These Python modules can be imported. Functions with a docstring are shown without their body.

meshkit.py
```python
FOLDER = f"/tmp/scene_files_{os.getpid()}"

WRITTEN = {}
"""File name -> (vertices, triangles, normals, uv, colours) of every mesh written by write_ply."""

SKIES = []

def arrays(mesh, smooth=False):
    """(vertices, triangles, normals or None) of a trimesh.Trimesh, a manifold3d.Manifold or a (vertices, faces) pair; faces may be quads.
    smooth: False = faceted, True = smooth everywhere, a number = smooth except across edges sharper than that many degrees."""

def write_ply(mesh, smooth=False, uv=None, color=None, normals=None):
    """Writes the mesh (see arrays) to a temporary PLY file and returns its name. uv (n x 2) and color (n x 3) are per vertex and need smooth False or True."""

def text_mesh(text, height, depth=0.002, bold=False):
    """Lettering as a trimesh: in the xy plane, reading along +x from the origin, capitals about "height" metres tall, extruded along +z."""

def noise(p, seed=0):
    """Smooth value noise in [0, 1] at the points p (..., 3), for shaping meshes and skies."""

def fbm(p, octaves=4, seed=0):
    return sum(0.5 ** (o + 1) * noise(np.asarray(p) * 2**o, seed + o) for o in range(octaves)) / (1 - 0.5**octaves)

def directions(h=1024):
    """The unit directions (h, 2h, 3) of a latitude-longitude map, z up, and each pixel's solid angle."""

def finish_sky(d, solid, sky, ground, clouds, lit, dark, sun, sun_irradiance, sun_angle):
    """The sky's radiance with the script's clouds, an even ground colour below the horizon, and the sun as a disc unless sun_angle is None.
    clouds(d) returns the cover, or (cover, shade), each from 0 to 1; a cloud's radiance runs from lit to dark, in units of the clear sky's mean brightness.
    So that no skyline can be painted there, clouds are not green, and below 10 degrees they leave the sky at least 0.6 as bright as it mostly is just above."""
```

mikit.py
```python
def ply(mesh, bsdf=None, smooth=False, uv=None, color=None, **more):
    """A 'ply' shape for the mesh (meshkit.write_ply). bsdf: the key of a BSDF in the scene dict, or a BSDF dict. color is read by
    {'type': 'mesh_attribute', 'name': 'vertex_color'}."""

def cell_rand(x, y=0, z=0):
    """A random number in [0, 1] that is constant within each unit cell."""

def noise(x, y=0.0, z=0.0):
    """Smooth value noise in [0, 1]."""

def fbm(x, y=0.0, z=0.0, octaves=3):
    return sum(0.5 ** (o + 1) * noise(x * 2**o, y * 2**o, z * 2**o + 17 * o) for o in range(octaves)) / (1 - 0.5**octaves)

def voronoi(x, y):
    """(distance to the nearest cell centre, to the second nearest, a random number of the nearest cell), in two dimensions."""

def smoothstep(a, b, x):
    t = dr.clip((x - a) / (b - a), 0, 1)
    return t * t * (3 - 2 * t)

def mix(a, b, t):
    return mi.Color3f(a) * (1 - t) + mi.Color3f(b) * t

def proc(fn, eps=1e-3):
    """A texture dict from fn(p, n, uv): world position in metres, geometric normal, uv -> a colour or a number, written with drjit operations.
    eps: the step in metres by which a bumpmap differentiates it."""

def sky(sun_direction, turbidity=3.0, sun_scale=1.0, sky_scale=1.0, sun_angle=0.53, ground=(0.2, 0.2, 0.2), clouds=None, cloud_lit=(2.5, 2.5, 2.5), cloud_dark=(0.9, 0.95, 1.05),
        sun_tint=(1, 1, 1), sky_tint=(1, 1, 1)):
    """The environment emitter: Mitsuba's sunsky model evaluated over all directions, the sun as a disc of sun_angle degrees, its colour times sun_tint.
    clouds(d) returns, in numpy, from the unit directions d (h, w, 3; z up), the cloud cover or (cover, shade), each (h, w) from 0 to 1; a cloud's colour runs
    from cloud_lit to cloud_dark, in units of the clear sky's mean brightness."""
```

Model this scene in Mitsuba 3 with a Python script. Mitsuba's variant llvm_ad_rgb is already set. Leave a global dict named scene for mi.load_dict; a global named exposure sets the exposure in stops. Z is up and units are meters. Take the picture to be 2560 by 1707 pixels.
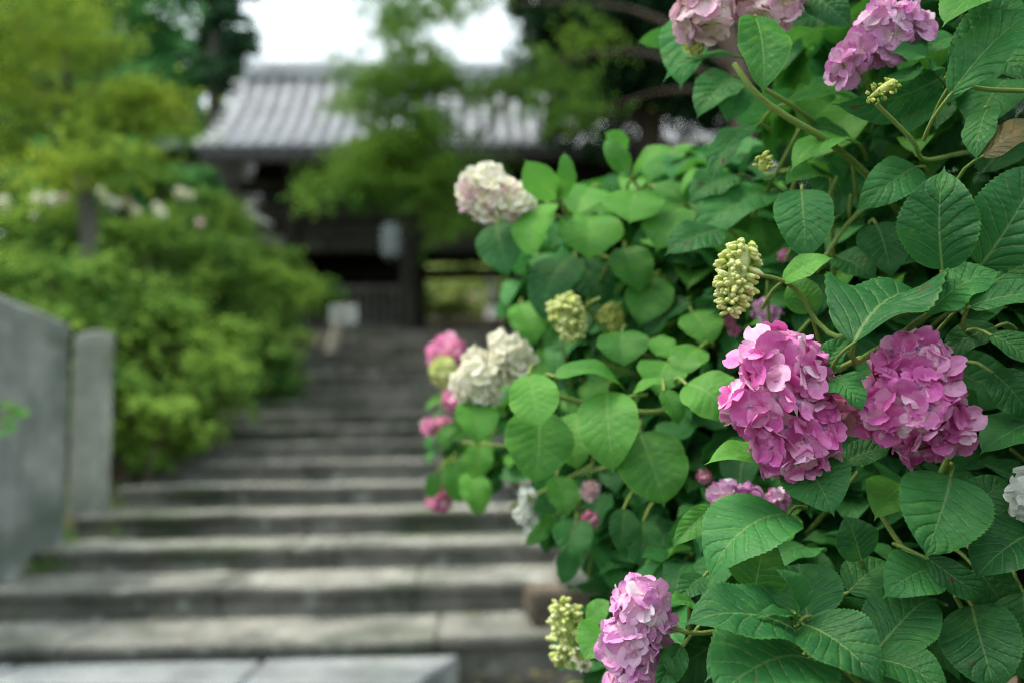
import math, random
import numpy as np, trimesh, mitsuba as mi, drjit as dr
import mikit, meshkit
from mikit import noise, fbm, cell_rand, smoothstep, mix, voronoi

# ------------------------------------------------------------------ camera, sky, exposure
T = mi.ScalarTransform4f
FPX = 2400.0                                   # focal length in pixels of the 2560 wide photograph
PITCH, ROLL, EYE = math.radians(6.234), math.radians(0.8), 1.0318
C0 = np.array([0.0, 0.0, EYE])
_F = np.array([0, math.cos(PITCH), math.sin(PITCH)])
_U0 = np.array([0, -math.sin(PITCH), math.cos(PITCH)])
_R0 = np.array([1.0, 0, 0])
CR = _R0 * math.cos(ROLL) - _U0 * math.sin(ROLL)
CU = _U0 * math.cos(ROLL) + _R0 * math.sin(ROLL)
FOCUS = 0.95
scene, labels = {}, {}
scene['camera'] = {'type': 'thinlens', 'to_world': T().look_at(origin=C0.tolist(), target=(C0 + _F).tolist(), up=CU.tolist()),
                   'fov': 2 * math.degrees(math.atan(1280 / FPX)), 'fov_axis': 'x', 'aperture_radius': 0.0070,
                   'focus_distance': FOCUS, 'near_clip': 0.02, 'far_clip': 400.0}
exposure = 2.82


def overcast(d):
    """an even overcast: the zenith is about three times as bright as the horizon"""
    return np.ones(d.shape[:2]), 1.0 - np.clip(d[..., 2], 0, 1)


scene['sky'] = mikit.sky((-0.42, -0.05, 0.9), turbidity=3, sun_scale=0.3, sun_angle=22, clouds=overcast,
                         cloud_lit=(3.6, 3.95, 4.1), cloud_dark=(1.22, 1.42, 1.5), ground=(0.08, 0.10, 0.07))


def at(px, py, d):
    """the point seen at pixel (px, py) of the 2560 x 1707 photograph, d metres in front of the camera"""
    return C0 + d * (_F + (px - 1280) / FPX * CR + (853.5 - py) / FPX * CU)


RNG = np.random.default_rng(11)
YAW = math.radians(2.0)


def S(x, y, z):
    """stair frame (x to the right along a step, y up the flight) -> world"""
    return np.stack([x * math.cos(YAW) - y * math.sin(YAW), x * math.sin(YAW) + y * math.cos(YAW), z + 0 * x], -1)


def SM():
    m = np.eye(4)
    m[:2, :2] = [[math.cos(YAW), -math.sin(YAW)], [math.sin(YAW), math.cos(YAW)]]
    return m


# ------------------------------------------------------------------ materials
def rgb(r, g, b):
    return {'type': 'rgb', 'value': [r, g, b]}


def leaf_material(name, dark, light, vein, nv=8.0, vein_amount=0.55, trans=0.7, rough=0.42, bump=0.0006, blotch=0.35, spots=0.0, gloss=0.021, gloss_rough=0.28):
    def col(p, n, uv):
        i = dr.floor(uv.y * 0.5)
        v, au = uv.y - 2 * i, dr.abs(uv.x)
        r1, r2, r3 = cell_rand(i, 1), cell_rand(i, 2), cell_rand(i, 3)
        half = dr.sqrt(dr.maximum(v * (1 - v), 0.0)) * 0.75
        m = 1 - smoothstep(0.006, 0.020, au * half + 0.010 * v)
        s = nv * (v - 0.36 * au + 0.12 * au * au + 0.03 * (r2 - 0.5) + 0.012 * dr.sin(v * 21 + 6 * r3))
        dl = dr.abs(s - dr.floor(s + 0.5))
        lat = (1 - smoothstep(0.02, 0.075, dl)) * (1 - smoothstep(0.55, 1.0, au)) * (1 - smoothstep(0.8, 0.95, v))
        f = fbm(p.x * 60, p.y * 60, p.z * 60, 3)
        fine = fbm(p.x * 700, p.y * 700, p.z * 700, 2)
        k = dr.clip(r1 * 0.8 + 0.25 * (f - 0.5) + 0.25 * (fine - 0.5) + 0.1, 0, 1)
        c = mix(dark, light, k)
        yel = mi.Color3f(light[0] * 1.9, light[1] * 1.25, light[2] * 0.8)
        c = mix(c, yel, blotch * r3 * smoothstep(0.45, 0.75, f) * (1 - 0.6 * au))
        c = mix(c, yel, 0.35 * smoothstep(0.92, 1.0, au))
        c = mix(c, vein, vein_amount * dr.maximum(m, (0.45 + 0.3 * r2) * lat))
        if spots:
            q = noise(p.x * 90 + 40 * r2, p.y * 90, p.z * 90)
            c = mix(c, (0.10, 0.07, 0.035), spots * smoothstep(0.84, 0.93, q) * smoothstep(0.5, 0.8, r2))
        return c

    def hgt(p, n, uv):
        i = dr.floor(uv.y * 0.5)
        v, au = uv.y - 2 * i, dr.abs(uv.x)
        s = nv * (v - 0.36 * au + 0.12 * au * au + 0.03 * (cell_rand(i, 2) - 0.5) + 0.012 * dr.sin(v * 21 + 6 * cell_rand(i, 3)))
        dl = dr.abs(s - dr.floor(s + 0.5))
        return smoothstep(0.0, 0.25, dl) + 0.55 * fbm(p.x * 320, p.y * 320, p.z * 320, 2)

    b = {'type': 'principledthin', 'base_color': mikit.proc(col), 'roughness': rough, 'eta': 1.62, 'diff_trans': trans, 'spec_trans': 0.0}
    shine = {'type': 'twosided', 'nested': {'type': 'roughconductor', 'material': 'none', 'alpha': gloss_rough, 'distribution': 'ggx'}}
    b = {'type': 'blendbsdf', 'weight': gloss, 'body': b, 'shine': shine}          # waxy skin over the leaf
    scene[name] = {'type': 'bumpmap', 'nested': b, 'tex': mikit.proc(hgt, eps=5e-4), 'scale': bump} if bump else b


leaf_material('leaf_deep', (0.014, 0.110, 0.028), (0.065, 0.290, 0.070), (0.26, 0.40, 0.13), spots=0.9, bump=0.0009, rough=0.40)
leaf_material('leaf_fresh', (0.036, 0.19, 0.026), (0.13, 0.41, 0.055), (0.32, 0.46, 0.16), vein_amount=0.5, bump=0.0003, blotch=0.3)
leaf_material('leaf_tan', (0.12, 0.11, 0.045), (0.23, 0.19, 0.085), (0.30, 0.25, 0.12), spots=0.9)


def cloud_material(name, dark, light, trans=0.8, rough=0.55):
    def col(p, n, uv):
        i = dr.floor(uv.y * 0.5)
        r = cell_rand(i, 5)
        f = fbm(p.x * 1.1, p.y * 1.1, p.z * 1.6, 2)
        return mix(dark, light, dr.clip(0.55 * r + 1.3 * (f - 0.5) + 0.22, 0, 1))
    scene[name] = {'type': 'principledthin', 'base_color': mikit.proc(col), 'roughness': rough, 'eta': 1.4, 'diff_trans': trans, 'spec_trans': 0.0}


cloud_material('hedge_leaf', (0.030, 0.13, 0.035), (0.33, 0.51, 0.085), trans=0.9)
cloud_material('maple_yellow', (0.11, 0.23, 0.04), (0.36, 0.47, 0.06), trans=1.1)
cloud_material('maple_green', (0.05, 0.17, 0.04), (0.24, 0.40, 0.06), trans=1.1)
cloud_material('broad_green', (0.04, 0.18, 0.06), (0.19, 0.48, 0.15))
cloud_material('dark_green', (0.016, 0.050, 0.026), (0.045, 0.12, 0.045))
cloud_material('cedar_green', (0.03, 0.085, 0.045), (0.085, 0.19, 0.09))
cloud_material('far_light', (0.20, 0.30, 0.10), (0.50, 0.60, 0.20), trans=1.0)


def petal_material(name, inner, mid, edge, pale, trans=0.5, bead=0.0):
    def col(p, n, uv):
        i = dr.floor(uv.y * 0.5)
        t = dr.clip(uv.x, 0, 1)
        s = uv.y - 2 * i - 1
        r1, r2 = cell_rand(i, 7), cell_rand(i, 8)
        c = mix(inner, mid, smoothstep(0.05, 0.45, t))
        c = mix(c, edge, smoothstep(0.55, 1.0, t))
        f = fbm(p.x * 130, p.y * 130, p.z * 130, 2)
        c = mix(c, pale, dr.clip(0.9 * r1 * r1 * r1 + 0.6 * (f - 0.5), 0, 0.85))
        c = mix(c, (0.36, 0.24, 0.46), smoothstep(0.1, 0.3, -uv.x) * bead)
        line = dr.sin(s * 26 + 3 * f)
        return c * (1 - 0.07 * line * line * smoothstep(0.1, 0.5, t)) * (0.9 + 0.2 * r2)
    b = {'type': 'principledthin', 'base_color': mikit.proc(col), 'roughness': 0.5, 'eta': 1.45, 'diff_trans': trans, 'spec_trans': 0.0}
    shine = {'type': 'twosided', 'nested': {'type': 'roughconductor', 'material': 'none', 'alpha': 0.42, 'distribution': 'ggx'}}
    scene[name] = {'type': 'blendbsdf', 'weight': 0.03, 'body': b, 'shine': shine}          # silky skin


petal_material('petal_pink', (0.80, 0.33, 0.64), (0.72, 0.125, 0.47), (0.77, 0.19, 0.55), (0.96, 0.72, 0.87), trans=0.38, bead=1.0)
petal_material('petal_lilac', (0.88, 0.66, 0.68), (0.76, 0.34, 0.64), (0.66, 0.24, 0.58), (0.96, 0.84, 0.91), trans=0.4)
petal_material('petal_pale', (0.76, 0.74, 0.46), (0.84, 0.58, 0.70), (0.78, 0.45, 0.64), (0.90, 0.80, 0.74))
petal_material('petal_cream', (0.76, 0.78, 0.36), (0.92, 0.90, 0.74), (0.94, 0.90, 0.80), (0.96, 0.95, 0.90), trans=0.7)
petal_material('petal_rose', (0.85, 0.50, 0.64), (0.78, 0.20, 0.46), (0.80, 0.26, 0.52), (0.92, 0.64, 0.72))
petal_material('petal_blue', (0.5, 0.6, 0.8), (0.22, 0.40, 0.75), (0.25, 0.42, 0.72), (0.5, 0.65, 0.85))
petal_material('petal_white', (0.80, 0.82, 0.62), (0.88, 0.88, 0.84), (0.90, 0.90, 0.88), (0.94, 0.94, 0.92))
petal_material('bud_green', (0.40, 0.52, 0.08), (0.56, 0.65, 0.15), (0.74, 0.80, 0.32), (0.86, 0.88, 0.52), trans=0.4)
petal_material('bud_lime', (0.36, 0.46, 0.06), (0.44, 0.52, 0.08), (0.52, 0.58, 0.12), (0.66, 0.66, 0.26), trans=0.4)


def plain(name, fn, rough=0.8, bump=None, scale=0.004, spec=0.12, eps=4e-3):
    b = {'type': 'principled', 'base_color': mikit.proc(fn) if callable(fn) else rgb(*fn), 'roughness': rough, 'specular': spec}  # noqa
    if bump is not None:
        b = {'type': 'bumpmap', 'nested': b, 'tex': mikit.proc(bump, eps=eps), 'scale': scale}
    scene[name] = {'type': 'twosided', 'nested': b}


def stone_fn(lo, hi, moss, amt, paler=0.0):      # worn: raises the colour of upward faces
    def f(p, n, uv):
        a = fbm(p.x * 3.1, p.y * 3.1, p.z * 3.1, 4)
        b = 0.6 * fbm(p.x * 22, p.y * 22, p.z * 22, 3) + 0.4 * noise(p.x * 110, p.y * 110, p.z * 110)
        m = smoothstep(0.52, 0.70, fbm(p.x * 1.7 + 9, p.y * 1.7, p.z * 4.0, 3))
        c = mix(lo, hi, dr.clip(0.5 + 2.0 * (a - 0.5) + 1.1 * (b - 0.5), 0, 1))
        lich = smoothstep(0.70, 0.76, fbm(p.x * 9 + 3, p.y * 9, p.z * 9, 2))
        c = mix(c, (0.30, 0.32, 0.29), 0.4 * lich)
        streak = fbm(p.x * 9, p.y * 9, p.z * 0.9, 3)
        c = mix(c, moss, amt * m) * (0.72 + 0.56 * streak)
        return c * (1 + paler * smoothstep(0.6, 0.95, n.z) * (0.6 + 0.8 * a))
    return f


def stone_bump(p, n, uv):
    return fbm(p.x * 14, p.y * 14, p.z * 14, 4)


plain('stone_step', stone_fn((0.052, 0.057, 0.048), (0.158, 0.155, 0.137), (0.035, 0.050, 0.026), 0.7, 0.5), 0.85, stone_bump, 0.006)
plain('stone_pave', stone_fn((0.13, 0.145, 0.15), (0.235, 0.25, 0.25), (0.08, 0.10, 0.06), 0.3), 0.8, stone_bump, 0.004)
plain('stone_grey', stone_fn((0.105, 0.125, 0.115), (0.225, 0.24, 0.22), (0.05, 0.075, 0.045), 0.5), 0.85, stone_bump, 0.006)
plain('stone_pale', stone_fn((0.14, 0.16, 0.135), (0.27, 0.285, 0.245), (0.08, 0.10, 0.055), 0.3), 0.85, stone_bump, 0.006)
plain('stone_brown', stone_fn((0.06, 0.052, 0.04), (0.15, 0.125, 0.095), (0.09, 0.10, 0.05), 0.5), 0.85, stone_bump, 0.006)


def soil_fn(p, n, uv):
    a = fbm(p.x * 2.2, p.y * 2.2, p.z * 2.2, 4)
    b = fbm(p.x * 25, p.y * 25, 0.0, 3)
    c = mix((0.035, 0.030, 0.020), (0.115, 0.085, 0.055), dr.clip(b * 1.2, 0, 1))
    return mix(c, (0.035, 0.065, 0.020), smoothstep(0.45, 0.65, a))


plain('soil', soil_fn, 0.95, lambda p, n, uv: fbm(p.x * 18, p.y * 18, 0.0, 4), 0.012)


def wood_fn(lo, hi):
    def f(p, n, uv):
        g = fbm(p.x * 14, p.y * 14, p.z * 1.2, 3)
        return mix(lo, hi, dr.clip(1.6 * (g - 0.5) + 0.5, 0, 1))
    return f


plain('wood_dark', wood_fn((0.022, 0.024, 0.020), (0.058, 0.055, 0.044)), 0.8, spec=0.03)
plain('wood_grey', wood_fn((0.05, 0.05, 0.043), (0.12, 0.115, 0.10)), 0.85, spec=0.03)
plain('bark_grey', wood_fn((0.030, 0.034, 0.026), (0.085, 0.088, 0.072)), 0.9, lambda p, n, uv: fbm(p.x * 20, p.y * 20, p.z * 4, 3), 0.012)
plain('bark_brown', wood_fn((0.05, 0.040, 0.033), (0.13, 0.10, 0.085)), 0.9, lambda p, n, uv: fbm(p.x * 20, p.y * 20, p.z * 4, 3), 0.012)
plain('plaster', (0.30, 0.29, 0.26), 0.9)
plain('pale_wood', wood_fn((0.34, 0.32, 0.25), (0.50, 0.47, 0.38)), 0.8)
plain('white_paint', (0.42, 0.45, 0.44), 0.6)
plain('bright_paint', (0.75, 0.77, 0.78), 0.6)
plain('lantern_paper', (0.20, 0.235, 0.24), 0.8)


def tile_fn(p, n, uv):
    a = fbm(p.x * 2.6, p.y * 2.6, p.z * 2.6, 3)
    b = cell_rand(dr.floor(p.x * 3.6), dr.floor(p.y * 3.3), dr.floor(p.z * 3.3))
    return mix((0.235, 0.25, 0.275), (0.42, 0.44, 0.47), dr.clip(0.5 * b + 1.2 * (a - 0.5) + 0.25, 0, 1))


plain('roof_tile', tile_fn, 0.35, spec=0.6)
plain('pan_tile_shaded', lambda p, n, uv: mix((0.045, 0.05, 0.055), (0.09, 0.09, 0.095), fbm(p.x * 3, p.y * 3, p.z * 3, 2)), 0.6)  # same tile as the cover rows, grime and gap shadow put into its colour


def stem_fn(p, n, uv):
    a = fbm(p.x * 40, p.y * 40, p.z * 40, 2)
    return mix((0.12, 0.20, 0.045), (0.25, 0.34, 0.09), a)


plain('stem_green', stem_fn, 0.5)
plain('stem_wood', wood_fn((0.05, 0.042, 0.03), (0.13, 0.11, 0.075)), 0.85)

# ------------------------------------------------------------------ naming helpers
_used = {}


def key_for(name, parent=None):
    full = f'{parent}__{name}' if parent else name
    n = _used.get(full, 0)
    _used[full] = n + 1
    return full if n == 0 else f'{full}_{n:03d}'


def thing(name, label, category, group=None):
    k = key_for(name)
    labels[k] = {'label': label, 'category': category}
    if group:
        labels[k]['group'] = group
    return k


def put(name, mesh, mat, parent=None, smooth=False, uv=None, label=None, kind=None):
    k = key_for(name, parent)
    scene[k] = mikit.ply(mesh, mat, smooth=smooth, uv=uv)
    if label or kind:
        labels.setdefault(k, {})
        if label:
            labels[k]['label'] = label
        if kind:
            labels[k]['kind'] = kind
    return k


def structure(name, label):
    k = key_for(name)
    labels[k] = {'label': label, 'kind': 'structure'}
    return k


# ------------------------------------------------------------------ mesh helpers
def nrm(v):
    v = np.asarray(v, float)
    return v / np.maximum(np.linalg.norm(v, axis=-1, keepdims=True), 1e-12)


def cat(parts):
    """join (v, f) or (v, f, uv) tuples"""
    vs, fs, us, n = [], [], [], 0
    for q in parts:
        vs.append(q[0]); fs.append(np.asarray(q[1]) + n); n += len(q[0])
        if len(q) > 2:
            us.append(q[2])
    if us:
        return np.vstack(vs), np.vstack(fs), np.vstack(us)
    return np.vstack(vs), np.vstack(fs)


def grid_faces(a, b):
    i = np.arange(a - 1)[:, None] * b + np.arange(b - 1)[None]
    i = i.ravel()
    return np.vstack([np.stack([i, i + 1, i + b + 1], 1), np.stack([i, i + b + 1, i + b], 1)])


def tube(pts, radii, sides=7, cap=True):
    pts = np.asarray(pts, float)
    n = len(pts)
    radii = np.broadcast_to(radii, n)
    tan = nrm(np.gradient(pts, axis=0))
    ref = np.array([0.31, 0.17, 0.93]) if abs(tan[0] @ [0.31, 0.17, 0.93]) < 0.9 else np.array([1.0, 0, 0])
    a = nrm(np.cross(tan, ref)); b = np.cross(tan, a)
    th = np.arange(sides) * 2 * np.pi / sides
    v = pts[:, None] + radii[:, None, None] * (np.cos(th)[None, :, None] * a[:, None] + np.sin(th)[None, :, None] * b[:, None])
    v = v.reshape(-1, 3)
    f = []
    for i in range(n - 1):
        for j in range(sides):
            k = (j + 1) % sides
            f += [[i * sides + j, i * sides + k, (i + 1) * sides + k], [i * sides + j, (i + 1) * sides + k, (i + 1) * sides + j]]
    if cap:
        v = np.vstack([v, pts[:1], pts[-1:]])
        m = n * sides
        for j in range(sides):
            k = (j + 1) % sides
            f += [[m, k, j], [m + 1, (n - 1) * sides + j, (n - 1) * sides + k]]
    return v, np.array(f)


def spline(ctrl, n):
    ctrl = np.asarray(ctrl, float)
    if len(ctrl) == 2:
        t = np.linspace(0, 1, n)[:, None]
        return ctrl[0] * (1 - t) + ctrl[1] * t
    p = np.vstack([2 * ctrl[0] - ctrl[1], ctrl, 2 * ctrl[-1] - ctrl[-2]])
    out = []
    m = len(ctrl) - 1
    for s in np.linspace(0, m, n):
        i = min(int(s), m - 1); t = s - i
        a, b, c, d = p[i], p[i + 1], p[i + 2], p[i + 3]
        out.append(0.5 * (2 * b + (c - a) * t + (2 * a - 5 * b + 4 * c - d) * t * t + (3 * b - a - 3 * c + d) * t ** 3))
    return np.array(out)


def box(x0, x1, y0, y1, z0, z1, bevel=0.0, rough=0.0, sub=None, seed=0):
    """a box in its own frame with chamfered edges and, if asked, an uneven surface"""
    import manifold3d as m3
    b = min(bevel, (x1 - x0) * 0.45, (y1 - y0) * 0.45, (z1 - z0) * 0.45)
    if b > 0:
        pts = []
        for x, sx in ((x0, 1), (x1, -1)):
            for y, sy in ((y0, 1), (y1, -1)):
                for z, sz in ((z0, 1), (z1, -1)):
                    pts += [[x + sx * b, y + sy * b, z], [x + sx * b, y, z + sz * b], [x, y + sy * b, z + sz * b]]
        m = m3.Manifold.hull_points(np.array(pts))
    else:
        m = m3.Manifold.cube([x1 - x0, y1 - y0, z1 - z0]).translate([x0, y0, z0])
    if sub:
        m = m.refine_to_length(sub)
    g = m.to_mesh()
    v, f = np.array(g.vert_properties[:, :3], float), np.array(g.tri_verts)
    if rough:
        d = np.stack([meshkit.fbm(v * 3.0 + 31 * k, 3, seed + k) - 0.5 for k in range(3)], -1)
        v = v + d * rough
    return v, f


def xf(q, m):
    return (q[0] @ m[:3, :3].T + m[:3, 3], *q[1:])


def rotz(a, t=(0, 0, 0)):
    m = np.eye(4); c, s = math.cos(a), math.sin(a)
    m[:2, :2] = [[c, -s], [s, c]]; m[:3, 3] = t
    return m


ICO = {k: trimesh.creation.icosphere(subdivisions=k) for k in (0, 1, 2, 3)}


def ball(c, r, sub=1, axes=None):
    v = np.array(ICO[sub].vertices) * np.broadcast_to(r, 3)
    if axes is not None:
        v = v @ axes
    return v + c, np.array(ICO[sub].faces)


def lathe(prof, sides=16):
    """prof: (radius, z) rows"""
    prof = np.asarray(prof, float)
    th = np.arange(sides) * 2 * np.pi / sides
    v = np.stack([prof[:, 0:1] * np.cos(th), prof[:, 0:1] * np.sin(th), np.repeat(prof[:, 1:2], sides, 1)], -1).reshape(-1, 3)
    f = []
    for i in range(len(prof) - 1):
        for j in range(sides):
            k = (j + 1) % sides
            f += [[i * sides + j, i * sides + k, (i + 1) * sides + k], [i * sides + j, (i + 1) * sides + k, (i + 1) * sides + j]]
    return v, np.array(f)


# ------------------------------------------------------------------ leaves
_leaf_id = [0]


def leaf_mesh(B, Tp, N, wr=0.68, arch=0.06, fold=0.10, fine=1, wave=0.03, serr=1, twist=0.0, seed=0, rounder=0.0, tipcurl=0.0, slot=None):
    """one leaf blade from its base B to its tip Tp, upper side along N"""
    B, Tp = np.asarray(B, float), np.asarray(Tp, float)
    rg = np.random.default_rng(seed)
    L = np.linalg.norm(Tp - B)
    y = (Tp - B) / L
    z = nrm(N - (N @ y) * y); x = np.cross(y, z)
    nl, nw = {2: (67, 12), 1: (43, 9), 0: (15, 6)}[fine]
    v = np.linspace(0, 1, nl)
    a, b = 0.56, 0.70 - 0.10 * rounder
    pk = a / (a + b)
    ve = np.clip(v / 0.95, 0, 1)
    w = (ve ** a) * ((1 - ve) ** b) / (pk ** a * (1 - pk) ** b) * 0.5 * wr
    w = np.maximum(w, 0.085 * wr * np.clip((1 - v) / 0.12, 0, 1) ** 1.2 * (v > 0.5))
    w = np.maximum(w, 0.006)
    if serr and fine:
        nt = 22
        saw = (v * nt) % 1.0
        w = w * (1 - 0.08 * serr * saw * (v > 0.12) * (v < 0.97))
    u = np.linspace(-1, 1, nw)
    U, V = np.meshgrid(u, v)
    W = w[:, None]
    nv = 8.0
    s = nv * (V - 0.36 * np.abs(U) + 0.12 * U * U)
    q = np.abs(np.sin(np.pi * s)) ** 0.7
    ph = rg.uniform(0, 6.28, 4)
    X = U * W * (1 + 0.04 * np.sin(5 * V + ph[0]))
    mid_bend = 0.03 * np.sin(2.2 * V + ph[1]) * V * (1 - V) * 2
    Z = arch * 4 * V * (1 - V) + fold * np.abs(U * W) - 0.10 * fold * 0
    Z = Z + wave * np.sin(2 * np.pi * (1.4 + 1.2 * rg.random()) * V + ph[2] + 1.3 * U) * U * U * (W / (0.5 * wr))
    if fine:
        Z = Z + 0.028 * (1 - 0.7 * rounder) * q * (1 - np.abs(U) ** 3) * (W / (0.5 * wr)) * np.minimum(1, np.abs(U) * 4)
    Z = Z - tipcurl * np.clip(V - 0.7, 0, 1) ** 2
    ang = twist * (V - 0.4)
    Xr, Zr = X * np.cos(ang) - 0 * Z, Z + X * np.sin(ang)
    P = B + L * ((Xr + mid_bend)[..., None] * x + V[..., None] * y + Zr[..., None] * z)
    if slot is None:
        slot = _leaf_id[0]; _leaf_id[0] += 1
    uv = np.stack([U, np.clip(V, 0.001, 0.999) + 2 * (slot % 1000)], -1)
    f = grid_faces(nl, nw)
    return P.reshape(-1, 3), f, uv.reshape(-1, 2)


UP = np.array([0, 0, 1.0])


def spec_normal(B, Tp, nu, nr):
    c = nrm(C0 - 0.5 * (B + Tp))
    return nrm(c + nu * UP + nr * CR)


def add_leaf(parent, B, Tp, N, mat='leaf_deep', name='leaf', **kw):
    m = leaf_mesh(B, Tp, N, **kw)
    return put(name, m[:2], mat, parent, smooth=True, uv=m[2])


def petiole(B, Tp, N, node=None, r=0.0019, length=0.06):
    y = nrm(Tp - B)
    if node is None:
        node = B + length * nrm(-0.5 * y + 0.8 * _F - 0.25 * UP + 0.25 * CR)
    midp = 0.5 * (B + node) - 0.12 * np.linalg.norm(B - node) * UP * 0 + 0.12 * np.linalg.norm(B - node) * nrm(N)
    pts = spline([node, midp, B, B + 0.02 * (Tp - B)], 7)
    return tube(pts, np.linspace(r * 1.25, r * 0.7, len(pts)), 6)


# ------------------------------------------------------------------ flower heads
_flo_id = [0]


def floret_mesh(c, n, R, rg, nt=8, nu=6, cup=0.16, petals=4, bead=True, rnd=1.0):
    z = nrm(n)
    x = nrm(np.cross(z, rg.normal(size=3))); y = np.cross(z, x)
    parts = []
    slot = _flo_id[0] % 1000; _flo_id[0] += 1
    th0 = rg.uniform(0, 6.28)
    for k in range(petals):
        slot = _flo_id[0] % 1000; _flo_id[0] += 1
        th = th0 + k * 2 * np.pi / petals + rg.normal() * 0.12
        r = R * rg.uniform(0.82, 1.12)
        t = 0.52 - 0.49 * np.cos(np.pi * np.linspace(0, 1, nt))
        u = np.linspace(-1, 1, nu)
        Tt, Uu = np.meshgrid(t, u, indexing='ij')
        w = 0.56 * np.sqrt(np.clip(1 - ((Tt - 0.53) / 0.5) ** 2, 0.003, 1)) * (0.72 + 0.28 * np.clip(Tt / 0.6, 0, 1))
        wob = 1 + 0.05 * np.sin(3 * Uu + rg.uniform(0, 6))
        lx, ly = Tt * wob - 0.05 * (1 - np.abs(Uu)) * (Tt > 0.9), Uu * w
        tilt = rg.uniform(-0.1, 0.55) * rnd
        lz = cup * (Tt ** 1.7) + tilt * 0.5 * Tt - 0.16 * Uu * Uu * rg.uniform(-1.0, 1.0) + 0.05 * np.sin(4 * Uu + 5 * Tt + rg.uniform(0, 6)) + 0.03 * (k % 2)
        lz = lz - rg.uniform(0, 0.35) * np.clip(Tt - 0.6, 0, 1) ** 1.5 * rnd
        dx = math.cos(th) * x + math.sin(th) * y
        dy = -math.sin(th) * x + math.cos(th) * y
        P = c + r * (lx[..., None] * dx + ly[..., None] * dy + lz[..., None] * z)
        uv = np.stack([Tt, 0.5 * Uu + 1 + 2 * slot], -1)
        parts.append((P.reshape(-1, 3), grid_faces(nt, nu), uv.reshape(-1, 2)))
    if bead:
        b = ball(c + z * R * 0.09, R * 0.085, 1)
        parts.append((*b, np.tile([-0.5, 1 + 2 * slot], (len(b[0]), 1))))
    return cat(parts)


def fib(n, rg):
    i = np.arange(n) + 0.5
    ph = np.arccos(1 - 2 * i / n); th = np.pi * (1 + 5 ** 0.5) * i + rg.uniform(0, 6)
    return np.stack([np.cos(th) * np.sin(ph), np.sin(th) * np.sin(ph), np.cos(ph)], -1)


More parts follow.
